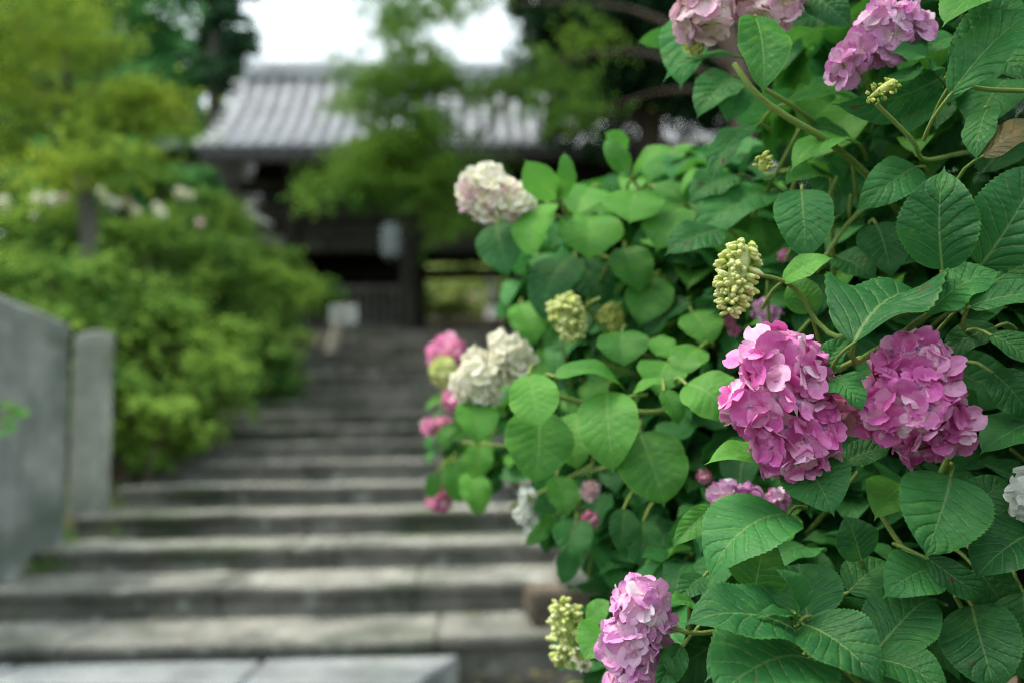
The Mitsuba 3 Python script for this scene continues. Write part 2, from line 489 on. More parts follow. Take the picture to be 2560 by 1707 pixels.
def flower_head(parent, balls, d, R, mat, seed, spacing=1.12, label=None, sub=True, away=None, jit=0.32, cup=0.16, nt=8, nu=6, mats=None):
    """balls: (px, py, radius in px[, squash]) at depth d; florets sit on their joined surface"""
    rg = np.random.default_rng(seed)
    cs = [at(b[0], b[1], d + (b[3] if len(b) > 3 else 0)) for b in balls]
    rs = [b[2] / FPX * d for b in balls]
    key = key_for('flower_head', parent)
    if label:
        labels[key] = {'label': label}
    made = []
    for c, r in zip(cs, rs):
        n = max(8, int(4 * np.pi * r * r / (R * spacing) ** 2))
        for dv in fib(n, rg):
            dv = nrm(dv + rg.normal(size=3) * 0.10)
            if dv @ _F > 0.65:
                continue
            rr = max(r - R * 0.45, r * 0.3) * rg.uniform(0.92, 1.06)
            p = c + dv * rr
            if any(np.linalg.norm(p - c2) < 0.70 * r2 for c2, r2 in zip(cs, rs) if c2 is not c):
                continue
            nn = nrm(dv + rg.normal(size=3) * jit + 0.12 * UP)
            made.append((p, nn))
    meshes = [floret_mesh(p, nn, R * rg.uniform(0.85, 1.12), rg, cup=cup, nt=nt, nu=nu) for p, nn in made]
    core = cat([ball(c, r * 0.62, 1) for c, r in zip(cs, rs)])
    if sub:
        for m, (p, nn) in zip(meshes, made):
            mt = mat
            if mats:
                mt = mats[int(rg.random() < np.clip(0.08 - 1.0 * nn[2], 0.0, 0.8))]
            put('floret', m[:2], mt, key, smooth=True, uv=m[2])
        put('pedicels', core, 'stem_green', key, smooth=True)
    else:
        m = cat(meshes)
        scene[key] = mikit.ply(m[:2], mat, smooth=True, uv=m[2])
    return key, cs[0]


def bud_head(parent, p0, p1, d, wpx, mat, seed, nb=70, size=1.0, label=None, name='bud_cluster'):
    """a cone of closed buds from pixel p0 (base) to p1 (tip)"""
    rg = np.random.default_rng(seed)
    a, b = at(*p0, d), at(*p1, d - 0.01)
    ax = nrm(b - a); L = np.linalg.norm(b - a)
    s1 = nrm(np.cross(ax, _F)); s2 = np.cross(ax, s1)
    W = wpx / FPX * d * 0.5
    key = key_for(name, parent)
    if label:
        labels[key] = {'label': label}
    for i in range(nb):
        t = min(1.0, max(0.0, (i + 0.5) / nb + rg.normal() * 0.03))
        th = rg.uniform(0, 2 * np.pi)
        prof = (math.sin(math.pi * min(1, 0.16 + 0.80 * t)) ** 0.6) * rg.uniform(0.8, 1.1)
        n = math.cos(th) * s1 + math.sin(th) * s2
        if n @ _F > 0.8:
            continue
        rad = W * prof * rg.uniform(0.85, 1.08)
        c = a + ax * L * t + n * rad
        dirv = nrm(n + 0.25 * ax + rg.normal(size=3) * 0.2)
        q = nrm(np.cross(dirv, rg.normal(size=3)))
        r = size * W * rg.uniform(0.12, 0.21)
        m = ball(c, (r * 0.8, r * 0.8, r * 1.7), 1, np.stack([q, np.cross(dirv, q), dirv]))
        slot = _flo_id[0] % 1000; _flo_id[0] += 1
        loc = (m[0] - c) @ dirv / (r * 1.5)
        uv = np.stack([np.clip(0.5 + 0.5 * loc, 0, 1), np.full(len(loc), 1.0 + 2 * slot)], -1)
        put('bud', m, mat, key, smooth=True, uv=uv)
    stemv = tube(spline([a + 0.02 * L * ax, a + 0.15 * L * ax, b - 0.15 * L * ax], 6), [W * .2, W * .45, W * .6, W * .6, W * .45, W * .15], 8)
    put('stalk', stemv, mat, key, smooth=True, uv=np.tile([0.05, 1.0], (len(stemv[0]), 1)))
    return key


# ------------------------------------------------------------------ terrain
R_, T_, D1, NST = 0.155, 0.6505, 4.608, 20
TOP = NST * R_
YTOP = D1 + (NST - 1) * T_


def ground_z(xs, ys):
    z = np.clip((ys - D1 + 0.3) * (TOP / (YTOP - D1 + 0.3)), 0, TOP - 0.02)
    side = np.clip((-2.75 - xs) / 1.2, 0, 1) * 0.35 + np.clip((xs - 1.2) / 1.5, 0, 1) * 0.25
    edge = ((xs > -2.68) & (xs < 1.1)) * (ys > D1 - 0.6) * 0.14
    return z - 0.03 + side * np.clip((ys - 3.5) / 2, 0, 1) * (ys < YTOP + 1) - edge + (ys > 24.3) * (1.15 + np.clip((ys - 24.3) * 0.30, 0, 9))


gx = np.unique(np.concatenate([np.linspace(-180, -8, 14), np.linspace(-8, 8, 65), np.linspace(8, 180, 14)]))
gy = np.unique(np.concatenate([np.linspace(-60, 0, 8), np.linspace(0, 22, 89), np.linspace(22, 220, 34)]))
GX, GY = np.meshgrid(gx, gy)
GZ = ground_z(GX, GY) + 0.05 * (meshkit.fbm(np.stack([GX * 0.7, GY * 0.7, 0 * GX], -1), 3) - 0.5) * (np.abs(GX + 0.8) > 2.1)
P = S(GX, GY, GZ)
k = structure('ground', 'dark soil and moss around the stone stairs')
scene[k] = mikit.ply((P.reshape(-1, 3), grid_faces(len(gy), len(gx))), 'soil', smooth=True)

# ------------------------------------------------------------------ stairs and landing
k = structure('stone_stairs', 'long flight of weathered grey stone steps climbing to the gate')
rg = np.random.default_rng(4)
for i in range(1, NST + 1):
    y0 = D1 + (i - 1) * T_ + rg.normal() * 0.012
    z1 = i * R_ + rg.normal() * 0.006
    x0, x1 = -2.68 + rg.normal() * 0.04, (0.95 if i < 3 else 1.15) + rg.normal() * 0.06
    cuts = sorted({x0, x1, *(x0 + (x1 - x0) * np.clip((np.arange(1, 3) / 3 + rg.normal(size=2) * 0.09), .15, .85))})
    if i == 2:
        cuts = [x0, -1.4, -0.36, x1]
    for a, b in zip(cuts[:-1], cuts[1:]):
        dz, dy = rg.normal() * 0.004, rg.normal() * 0.008
        m = box(a + 0.002, b - 0.002, y0 + dy, y0 + T_ + 0.10, z1 - 0.058, z1 + dz, bevel=0.012, rough=0.022, sub=0.16 if i < 9 else 0.3, seed=i)
        q = box(a + 0.004, b - 0.004, y0 + dy + 0.03, y0 + T_ + 0.08, z1 - R_ - 0.20, z1 - 0.05, bevel=0.01, rough=0.02, sub=0.2 if i < 9 else 0.4, seed=i + 60)
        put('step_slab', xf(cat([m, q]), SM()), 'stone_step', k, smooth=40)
# landing: a straight path of slabs seen at the bottom of the picture
k = structure('stone_landing', 'pale grey stone paving at the foot of the stairs')
ys = [4.60, 3.2, 1.6, 0.0, -1.8]
for j in range(4):
    for (a, b) in ((-3.6, -2.1), (-2.1, -1.0), (-1.0, -0.09 - 0.11 * j)):
        sk = -0.13
        m = box(a + 0.006, b - 0.006, ys[j + 1] + 0.006, ys[j] - 0.02, -0.12, 0.075 + rg.normal() * 0.003, bevel=0.012, rough=0.012, sub=0.2, seed=40 + j)
        v = m[0].copy(); v[:, 0] += 0.30 * (v[:, 1] - 4.6) * (v[:, 0] > -0.6)
        put('paving_slab', xf((v, m[1]), SM()), 'stone_pave', k, smooth=40)

# stones at the right of the stairs
t = thing('curb_stone', 'long brownish block lying on the lowest step, right of the stairs, under the bush', 'stone')
c = at(1335, 1545, 4.55)
m = box(0, 0.62, 0, 0.42, -0.005, 0.17, bevel=0.02, rough=0.018, sub=0.09, seed=3)
scene[t] = mikit.ply(xf(m, rotz(math.radians(6), (c[0], c[1] + 0.12, R_))), 'stone_brown', smooth=50)
for (px, py, d, r, lab) in ((1470, 1425, 4.6, 0.14, 'pale rounded rock behind the brown curb block, lowest of the rocks'),
                            (1535, 1400, 4.9, 0.15, 'white flecked rock half hidden by leaves right of the curb block'),
                            (1440, 1330, 5.6, 0.16, 'grey rock at the right end of the third step')):
    t = thing('rock', lab, 'rock')
    b = ball(np.zeros(3), (r * 1.2, r, r * 0.8), 3)
    v = b[0] * (1 + 0.35 * (meshkit.fbm(b[0] * 9 + px, 3) - 0.5)[:, None])
    p = at(px, py, d); p[2] = max(p[2], 0.1)
    scene[t] = mikit.ply((v + p, b[1]), 'stone_pale', smooth=50)

# leaf litter on the soil by the landing
parts = []
rg = np.random.default_rng(8)
for i in range(420):
    x, y = rg.uniform(-0.45, 1.6), rg.uniform(2.6, 4.75)
    z = float(ground_z(np.array([x]), np.array([y]))[0]) + rg.uniform(0.012, 0.04)
    if y > D1 - 0.62 and x < 1.1:
        z = max(z, 0.0)
    a = rg.uniform(0, 6.28)
    B = S(np.array(x), np.array(y), np.array(z)); L = rg.uniform(0.025, 0.06)
    parts.append(leaf_mesh(B, B + L * np.array([math.cos(a), math.sin(a), rg.uniform(-0.2, 0.3)]), nrm(UP + rg.normal(size=3) * 0.35), fine=0, serr=0, wr=0.5))
for i in range(70):           # a few lie on the treads, mostly at the foot of a riser
    j = int(rg.integers(1, 10))
    B = S(np.array(rg.uniform(-2.5, 0.7)), np.array(D1 + (j - 1) * T_ + T_ * rg.uniform(0.2, 0.97) ** 0.6), np.array(j * R_ + 0.018))
    a, L = rg.uniform(0, 6.28), rg.uniform(0.03, 0.055)
    parts.append(leaf_mesh(B, B + L * np.array([math.cos(a), math.sin(a), 0.1]), nrm(UP + rg.normal(size=3) * 0.2), fine=0, serr=0, wr=0.5))
m = cat(parts)
k = key_for('fallen_leaves'); labels[k] = {'label': 'brown fallen leaves lying on the soil beside the landing', 'kind': 'stuff'}
scene[k] = mikit.ply(m[:2], 'leaf_tan', smooth=True, uv=m[2])

# ------------------------------------------------------------------ stone slab and post at the left
t = thing('stone_slab', 'tall upright grey granite slab with a sloping weathered top beside the stairs', 'stone slab')
m = box(-0.16, 0, 0, 2.1, -1.0, 1.85, bevel=0.025, rough=0.028, sub=0.08, seed=5)
v = m[0]
v[:, 2] += np.where(v[:, 2] > 1.3, 0.12 * (1 - v[:, 1] / 2.1), 0)
# far end of the slab at the seam before the post
e = at(181, 828, 6.35); dirv = nrm(np.array([0.03, 1, 0]))
m = (v + np.array([0, -2.1, 0]), m[1])
scene[t] = mikit.ply(xf(m, rotz(math.radians(1.5), (e[0], e[1], e[2] - 1.80))), 'stone_grey', smooth=40)
t = thing('stone_post', 'square granite post with a weathered slanted top next to the slab', 'stone post')
e = at(255, 822, 6.75)
m = box(-0.19, 0, 0, 0.27, -1.55, 0.0, bevel=0.012, rough=0.014, sub=0.07, seed=9)
v = m[0]; v[:, 2] -= np.where(v[:, 2] > -0.3, 0.30 * np.abs(v[:, 0] + 0.04), 0)
scene[t] = mikit.ply(xf((v, m[1]), rotz(math.radians(4), e)), 'stone_pale', smooth=25)


# ------------------------------------------------------------------ foliage masses
def leaf_cloud(pos, nor, size, rg, aspect=0.6, droop=0.2, slots=997):
    """many small bent leaves: 4 triangles each"""
    n = len(pos)
    size = np.broadcast_to(size, n) * rg.uniform(0.7, 1.3, n)
    z = nrm(nor)
    x = nrm(np.cross(z, rg.normal(size=(n, 3)))); y = np.cross(z, x)
    L = size[:, None]; W = L * aspect * 0.5
    p0 = pos - 0.5 * L * x
    p1 = pos + W * y - 0.05 * L * x
    p2 = pos - W * y - 0.05 * L * x
    p3 = pos + 0.5 * L * x - droop * L * z
    pc = pos + 0.10 * L * z - 0.02 * L * x
    v = np.stack([p0, p1, p2, p3, pc], 1).reshape(-1, 3)
    f = np.array([[0, 4, 1], [0, 2, 4], [4, 3, 1], [4, 2, 3]])
    f = (f[None] + 5 * np.arange(n)[:, None, None]).reshape(-1, 3)
    s = rg.integers(0, slots, n)
    uv = np.stack([np.tile([0, 1, -1, 0, 0.0], (n, 1)), 0.5 + 2 * s[:, None] + np.tile([-.4, 0, 0, .4, 0], (n, 1))], -1).reshape(-1, 2)
    return v, f, uv


def sprays(centers, rx, rz, per, size, rg, tilt=0.25, aspect=0.7):
    """flat layered sprays of leaves (maple like)"""
    P, N = [], []
    for c in centers:
        a = rg.uniform(0, 6.28)
        n = nrm(UP + rg.normal(size=3) * tilt)
        e1 = nrm(np.cross(n, [math.cos(a), math.sin(a), 0.0])); e2 = np.cross(n, e1)
        r = rx * rg.uniform(0.6, 1.25)
        q = rg.normal(size=(per, 3)) * [0.5 * r, 0.36 * r, rz]
        P.append(c + q[:, :1] * e1 + q[:, 1:2] * e2 + (q[:, 2:] - 0.12 * (q[:, :1] ** 2 + q[:, 1:2] ** 2) / r) * n)
        N.append(n + rg.normal(size=(per, 3)) * 0.45)
    return leaf_cloud(np.vstack(P), np.vstack(N), size, rg, aspect)


def blob_points(c, r, n, rg, shell=0.55):
    d = nrm(rg.normal(size=(n, 3)))
    t = (shell ** 3 + (1 - shell ** 3) * rg.random(n)) ** (1 / 3)
    k = 1 + 0.5 * (meshkit.fbm(d * 2.3 + c, 3) - 0.5)
    return c + d * (t * k)[:, None] * np.asarray(r), d


def shrub(name, label, cat_, c, r, n, size, mat, seed, group=None, heads=(), head_mats=('petal_cream',), aspect=0.68, stems=6):
    rg = np.random.default_rng(seed)
    c, r = np.asarray(c, float), np.broadcast_to(r, 3).astype(float)
    t = thing(name, label, cat_, group)
    # clumps over the dome, so that the outline is uneven
    n = int(n * 1.6)
    m = max(10, int(n / 50))
    cp, cd = blob_points(c, r * 0.86, m, rg, 0.55)
    parts = []
    P, d = [], []
    for q, dv in zip(cp, cd):
        k = int(n / m)
        rr = 0.19 * r.mean() * rg.uniform(0.7, 1.3)
        o = rg.normal(size=(k, 3)) * rr * [0.6, 0.6, 0.42]
        P.append(q + o); d.append(nrm(0.4 * dv + nrm(o) * 0.4 + 0.75 * UP + rg.normal(size=(k, 3)) * 0.4))
    mm = leaf_cloud(np.vstack(P), np.vstack(d), size, rg, aspect)
    put('foliage', mm[:2], mat, t, uv=mm[2], kind='stuff')
    gz = float(c[2] - r[2] * 1.25)
    for i in range(stems):
        a = rg.uniform(0, 6.28)
        base = np.array([c[0] + 0.15 * r[0] * math.cos(a), c[1] + 0.15 * r[1] * math.sin(a), gz])
        tip = c + r * nrm(np.array([math.cos(a), math.sin(a), rg.uniform(0.2, 1.2)])) * 0.8
        pts = spline([base, 0.5 * (base + tip) + [0, 0, 0.15 * r[2]], tip], 7)
        put('stem', tube(pts, np.linspace(0.016, 0.006, 7), 5), 'stem_wood', t, smooth=True)
    for i, (px, py, d, rpx) in enumerate(heads):
        mt = head_mats[i % len(head_mats)]
        flower_head(t, [(px, py, rpx * 0.58)], d, rpx / FPX * d * 0.30, mt, seed * 50 + i, sub=False, nt=3, nu=3, spacing=1.3)
    return t


HG = 'hydrangea shrubs along the left edge of the stairs'
WH = ('petal_cream', 'petal_cream', 'petal_white', 'petal_pale')
hedge = [
    # label, pixel centre, depth, radii, leaves, flower heads
    ('leafy hydrangea shrub rising directly behind the granite slab and post', (150, 850, 8.0), (1.05, 0.85, 0.85), 3000, ()),
    ('bright green hydrangea shrub around the foot of the maple trunk, cream flowers on top', (100, 665, 10.2), (1.15, 1.0, 0.85), 2600, ((10, 505, 9.6, 26), (95, 497, 9.7, 26), (135, 500, 9.7, 25), (160, 497, 9.8, 20), (15, 520, 9.6, 18), (85, 540, 9.5, 14))),
    ('dark lower hydrangea shrub between the granite post and the steps', (400, 930, 8.4), (0.85, 0.8, 0.75), 2400, ()),
    ('tall bright green hydrangea shrub right of the maple trunk, row of cream flowers', (410, 700, 10.9), (1.05, 0.95, 0.85), 3000, ((255, 480, 10.2, 22), (265, 500, 10.2, 18), (292, 512, 10.2, 17), (318, 507, 10.2, 16), (340, 528, 10.2, 20), (392, 518, 10.3, 20), (405, 535, 10.3, 22), (500, 558, 10.4, 18))),
    ('yellowish green hydrangea shrub leaning over the middle steps', (590, 770, 11.8), (0.85, 0.85, 0.72), 2600, ((605, 608, 11.4, 14),)),
    ('hydrangea shrub in front of the dark gate wall with one blue flower', (690, 715, 13.4), (0.72, 0.7, 0.62), 1900, ((718, 706, 13.0, 18),)),
    ('low dark hydrangea shrub hanging over the steps below the leaning marker', (640, 900, 10.9), (0.62, 0.62, 0.6), 1700, ()),
    ('small hydrangea shrub by the white notice board', (800, 735, 15.2), (0.55, 0.5, 0.42), 900, ()),
    ('low hydrangea shrub between the foot of the granite post and the step ends', (345, 1060, 7.5), (0.5, 0.5, 0.42), 1100, ()),
    ('hydrangea shrub against the stone lantern, pale flower on top', (510, 590, 13.0), (0.85, 0.8, 0.65), 1700, ((450, 482, 12.6, 24), (475, 490, 12.6, 18))),
]
for i, (lab, (px, py, d), r, n, heads) in enumerate(hedge):
    hm = ('petal_blue',) if i in (5,) else (('bud_lime',) if i == 7 else WH)
    shrub('hydrangea_shrub', lab, 'shrub', at(px, py, d), r, n, 0.105, 'hedge_leaf', 60 + i, HG, heads, hm)

t = thing('leafy_plant', 'small bright leafy plant growing out in front of the granite slab', 'plant')
base = at(-60, 1120, 4.5)
for i, (px, py) in enumerate(((15, 1000), (40, 1010), (62, 1022), (20, 1045), (30, 1065), (45, 1030), (5, 1080))):
    tip = at(px, py, 4.5)
    mid_ = 0.5 * (base + tip) + [0, 0, 0.06]
    put('stem', tube(spline([base - [0, 0, 0.6], base, mid_, tip], 7), 0.004, 5), 'stem_green', t, smooth=True)
    B = tip - 0.4 * (tip - mid_)
    add_leaf(t, B, tip + np.array([0.03, 0, -0.02]), nrm(UP + 0.6 * (C0 - tip)), 'leaf_fresh', fine=0, wr=0.55, seed=i)

# weeds in the joints along the left edge of the steps and at the foot of slab and post
rg = np.random.default_rng(53)
P, N = [], []
for i in range(30):
    j = int(rg.integers(1, 9))
    x = -2.62 + abs(rg.normal()) * (0.12 if i < 28 else 0.9)
    q = S(np.array(x), np.array(D1 + j * T_ - rg.uniform(0.0, 0.05)), np.array(j * R_ + 0.03))
    n = int(rg.integers(8, 22))
    P.append(q + rg.normal(size=(n, 3)) * [0.05, 0.035, 0.03] + [0, -0.03, 0.02]); N.append(nrm(UP + rg.normal(size=(n, 3)) * 0.6))
m = leaf_cloud(np.vstack(P), np.vstack(N), 0.032, rg, 0.55)
k = key_for('weeds'); labels[k] = {'label': 'small green weeds sprouting in the joints at the left edge of the steps', 'kind': 'stuff'}
scene[k] = mikit.ply(m[:2], 'maple_green', uv=m[2])

# ------------------------------------------------------------------ trees
def limb(parent, pts, r0, r1, mat, name='branch', n=9, sides=7):
    q = spline(pts, n)
    return put(name, tube(q, np.linspace(r0, r1, n), sides), mat, parent, smooth=True)


def crown(parent, mat, centers, rx, rz, per, size, seed, tilt=0.25, aspect=0.7):
    rg = np.random.default_rng(seed)
    m = sprays(centers, rx, rz, per, size, rg, tilt, aspect)
    return put('crown', m[:2], mat, parent, uv=m[2], kind='stuff')


def region(rg, boxes):
    """boxes: (px0, px1, py0, py1, d0, d1, count)"""
    out = []
    for (a, b, c, d, e, f, n) in boxes:
        for _ in range(n):
            out.append(at(rg.uniform(a, b), rg.uniform(c, d), rg.uniform(e, f)))
    return out


# the yellow green maple at the left
t = thing('maple_tree', 'yellow green maple with layered sprays and a grey trunk among the left shrubs', 'tree')
rg = np.random.default_rng(21)
b0 = at(228, 640, 9.0); b0[2] = 0.8
limb(t, [b0, at(224, 600, 9.0), at(207, 470, 9.6), at(190, 380, 11.4), at(175, 260, 11.5), at(150, 60, 11.7)], 0.10, 0.05, 'bark_grey', 'trunk', 12, 10)
for tgt in ((420, 240, 10.9), (500, 300, 11.0), (60, 180, 11.0), (-60, 330, 11.6), (300, 60, 11.9), (330, 400, 10.8), (20, 20, 12)):
    limb(t, [at(190, 380, 11.4), at(0.5 * (190 + tgt[0]), 0.5 * (340 + tgt[1]) - 15, 11.3), at(*tgt)], 0.05, 0.012, 'bark_grey')
cs = region(rg, [(-120, 215, -60, 420, 10.6, 12.4, 70), (200, 270, 20, 330, 10.8, 11.6, 8), (290, 400, 215, 265, 10.8, 11.4, 6), (300, 460, 290, 320, 10.8, 11.4, 6),
                 (250, 390, 370, 420, 10.8, 11.5, 7), (-100, 250, 400, 470, 10.8, 11.8, 9), (90, 330, 385, 440, 9.0, 9.6, 9)])
crown(t, 'maple_yellow', cs, 0.55, 0.03, 95, 0.08, 22, tilt=0.26)

# the maple whose branches hang in front of the roof
t = thing('maple_tree', 'green maple with a reddish brown trunk, its sprays hanging across the roof', 'tree')
tb = at(1862, 520, 10.4); tb0 = tb.copy(); tb0[2] = 1.2
limb(t, [tb0, tb, at(1856, 350, 10.4), at(1850, 200, 10.5), at(1800, 40, 10.7), at(1740, -150, 11)], 0.15, 0.09, 'bark_brown', 'trunk', 12, 10)
for pts in ([(1850, 220, 10.5), (1600, 130, 10.9), (1350, 170, 11.4), (1100, 300, 11.8), (900, 410, 12)],
            [(1840, 180, 10.5), (1600, 30, 11), (1300, 10, 11.6), (1000, 60, 12)],
            [(1300, 190, 11.5), (1180, 380, 11.6), (1080, 520, 11.7)],
            [(1850, 230, 10.5), (1650, 230, 11), (1450, 300, 11.3)]):
    limb(t, [at(*p) for p in pts], 0.035, 0.010, 'bark_brown', n=12)
rg = np.random.default_rng(31)
cs = region(rg, [(930, 1090, 130, 470, 11.2, 12.6, 44), (800, 1010, 385, 455, 11.4, 12.4, 16), (930, 1120, 330, 480, 11.2, 12.2, 16), (960, 1250, -40, 15, 11.2, 12.6, 12), (940, 1070, 0, 130, 11.2, 12.4, 16),
                 (1080, 1260, 190, 300, 11.3, 12.4, 9), (1060, 1290, 400, 540, 11.2, 12.4, 16), (1090, 1200, 530, 610, 11.4, 12.2, 4), (880, 960, 180, 330, 11.5, 12.5, 7), (1080, 1130, 150, 230, 11.5, 12.5, 5), (1280, 1500, 180, 300, 11, 12, 9),
                 (900, 1700, -700, -120, 10.8, 13.2, 60), (500, 950, -800, -260, 11, 13, 30)])  # last two boxes: sprays above the view, added to shade the upper steps
cs += [at(1290 + 210 * s, 230 - 175 * s, 11.2) + rg.normal(size=3) * 0.08 for s in np.linspace(0, 1, 7)]
cs += [at(1000 + 150 * s, 60 - 55 * s, 11.0) + rg.normal(size=3) * 0.06 for s in np.linspace(0, 1, 4)]
cs = cs + [c + rg.normal(size=3) * 0.22 for c in cs[:70]]
for _ in range(110):          # crown goes on above the picture, added there to shade the stairs
    y = rg.uniform(7.5, 15.5)
    cs.append(np.array([rg.uniform(-2.6, 2.0), y, 1.6 + 0.50 * y + rg.uniform(0, 1.8)]))
crown(t, 'maple_green', cs, 0.42, 0.03, 64, 0.075, 32, tilt=0.42)


def big_tree(name, label, px, d, base_z, trunk_r, blobs, n, size, mat, seed, bark='bark_grey', cat_='tree', top=None, group=None):
    """blobs: (px, py, depth, radius in metres)"""
    rg = np.random.default_rng(seed)
    t = thing(name, label, cat_, group)
    b = at(px, 700, d); b[2] = base_z
    topp = at(*(top or (blobs[0][0], blobs[0][1], d)))
    limb(t, [b, 0.5 * (b + topp) + rg.normal(size=3) * 0.1, topp], trunk_r, trunk_r * 0.35, bark, 'trunk', 10, 10)
    P, N = [], []
    tot = sum(q[3] ** 2 for q in blobs)
    for (x, y, dd, r) in blobs:
        c = at(x, y, dd)
        limb(t, [0.45 * b + 0.55 * topp, 0.5 * (0.45 * b + 0.55 * topp + c) + [0, 0, 0.2], c], trunk_r * 0.35, 0.02, bark, n=6, sides=6)
        k = int(n * r ** 2 / tot)
        m = max(8, k // 70)
        cp, cd = blob_points(c, (r, r, r * 0.8), m, rg, 0.5)
        for q, dv in zip(cp, cd):
            o = rg.normal(size=(k // m, 3)) * r * 0.17 * [1, 1, 0.6]
            P.append(q + o); N.append(nrm(0.4 * dv + 0.8 * UP + rg.normal(size=(k // m, 3)) * 0.5))
    m = leaf_cloud(np.vstack(P), np.vstack(N), size, rg, 0.62)
    put('crown', m[:2], mat, t, uv=m[2], kind='stuff')
    return t


BT = 'trees on the slope behind the gate'
big_tree('broadleaf_tree', 'rounded mid green broadleaf tree between the maple and the pale trunk', 380, 24, 2.8, 0.25,
         [(420, 90, 24, 1.6), (340, -20, 24, 1.6), (470, 190, 23, 1.0), (400, 290, 23.5, 1.5), (300, 200, 24.5, 1.8), (480, 330, 23, 0.9), (330, 400, 23, 1.4), (450, 430, 22.5, 1.1)], 15000, 0.24, 'broad_green', 41, group=BT)
big_tree('broadleaf_tree', 'broad dark tree farthest left, behind the yellow maple', 60, 27, 2.8, 0.3,
         [(60, 100, 27, 2.8), (-90, 250, 27, 2.6), (180, 330, 26, 2.2), (40, 420, 26, 2.2), (190, 30, 27, 2.4), (250, 480, 25, 1.4), (-60, 20, 28, 2.6), (-160, 460, 26, 2.2)], 14000, 0.30, 'broad_green', 42, group=BT)
big_tree('cedar_tree', 'tall dark cedar with a pale straight trunk left of the roof', 528, 21.5, 2.8, 0.30,
         [(540, -40, 21.5, 0.7), (580, 60, 21.5, 0.55), (590, 120, 21.3, 0.5), (560, 190, 21.3, 0.55), (600, 165, 21.4, 0.35), (600, -20, 21.6, 0.45), (548, 110, 21.9, 0.55)], 6500, 0.17, 'cedar_green', 43, 'bark_grey', top=(545, -250, 21.5), group=BT)
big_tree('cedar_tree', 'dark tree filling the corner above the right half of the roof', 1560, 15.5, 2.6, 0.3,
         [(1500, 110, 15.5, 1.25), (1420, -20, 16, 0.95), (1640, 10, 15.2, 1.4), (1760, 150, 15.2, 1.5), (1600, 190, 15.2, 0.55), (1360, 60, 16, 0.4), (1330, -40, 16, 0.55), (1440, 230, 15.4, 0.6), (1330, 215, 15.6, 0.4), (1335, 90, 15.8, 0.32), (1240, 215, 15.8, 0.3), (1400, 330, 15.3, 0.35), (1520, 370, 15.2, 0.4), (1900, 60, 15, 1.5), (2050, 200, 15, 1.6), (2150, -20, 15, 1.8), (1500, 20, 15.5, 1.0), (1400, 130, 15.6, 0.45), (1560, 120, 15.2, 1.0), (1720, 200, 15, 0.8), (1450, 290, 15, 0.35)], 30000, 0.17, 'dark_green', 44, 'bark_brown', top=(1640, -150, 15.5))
big_tree('broadleaf_tree', 'light green tree in the open courtyard seen through the gate', 1150, 33, 2.9, 0.2,
         [(1080, 690, 33, 1.3), (1200, 660, 34, 1.6), (1320, 680, 33, 1.5), (1130, 740, 32, 0.9)], 5000, 0.22, 'far_light', 45, group=BT)
big_tree('broadleaf_tree', 'dark tree at the back of the courtyard right of the gate', 1500, 36, 2.9, 0.3,
         [(1450, 640, 36, 2.4), (1650, 560, 36, 3.0), (1900, 540, 36, 3.4), (2200, 500, 36, 3.8), (2500, 480, 36, 4.0)], 9000, 0.32, 'broad_green', 46, group=BT)
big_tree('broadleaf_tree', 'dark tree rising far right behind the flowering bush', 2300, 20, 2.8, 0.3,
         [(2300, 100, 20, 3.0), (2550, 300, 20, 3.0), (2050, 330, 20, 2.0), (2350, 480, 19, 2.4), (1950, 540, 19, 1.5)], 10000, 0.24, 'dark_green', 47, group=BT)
big_tree('broadleaf_tree', 'shaded tree standing behind the left shrubs near the side hall', 330, 19.5, 2.9, 0.18,
         [(300, 480, 19.5, 0.9), (420, 470, 19.5, 0.7), (150, 470, 19.5, 1.1), (20, 460, 19.5, 1.2), (520, 470, 19, 0.45), (-120, 480, 19, 1.2)], 6000, 0.18, 'broad_green', 48, group=BT)

# ------------------------------------------------------------------ temple gate
g = thing('temple_gate', 'dark timber temple gate under a curved grey tiled roof at the top of the stairs', 'temple gate')
GC, GY0, GZ0 = -0.25, 18.0, 3.16          # centre, front row of pillars, floor


def gate_part(name, m, mat, smooth=False, label=None, parent=None):
    return put(name, xf(m, SM()), mat, parent or g, smooth=smooth, label=label)


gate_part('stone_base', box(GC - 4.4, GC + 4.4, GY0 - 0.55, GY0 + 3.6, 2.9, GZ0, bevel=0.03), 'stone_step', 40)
for yy in (GY0, GY0 + 1.5, GY0 + 3.0):
    for xx in (-3.25, -1.06, 1.06, 3.25):
        v, f = lathe([(0.0, GZ0 + 0.05), (0.17, GZ0 + 0.05), (0.17, 5.9), (0.0, 5.9)], 18)
        gate_part('pillar', (v + [GC + xx, yy, 0], f), 'wood_dark', 40)
        v, f = lathe([(0.0, GZ0 + 0.06), (0.24, GZ0 + 0.04), (0.27, GZ0 - 0.01)], 18)
        gate_part('pillar_base', (v + [GC + xx, yy, 0], f), 'stone_grey', 40)
for yy in (GY0, GY0 + 3.0):
    gate_part('beam', box(GC - 3.9, GC + 3.9, yy - 0.11, yy + 0.11, 5.35, 5.62, bevel=0.015), 'wood_dark')
    gate_part('beam', box(GC - 3.25, GC + 3.25, yy - 0.09, yy + 0.09, 4.72, 4.96, bevel=0.015), 'wood_dark')
    gate_part('beam', box(GC - 4.3, GC + 4.3, yy - 0.14, yy + 0.14, 5.9, 6.1, bevel=0.015), 'wood_dark')
    for xx in (-3.25, -1.06, 1.06, 3.25):
        gate_part('bracket', box(GC + xx - 0.42, GC + xx + 0.42, yy - 0.12, yy + 0.12, 5.63, 5.89, bevel=0.08), 'wood_dark')
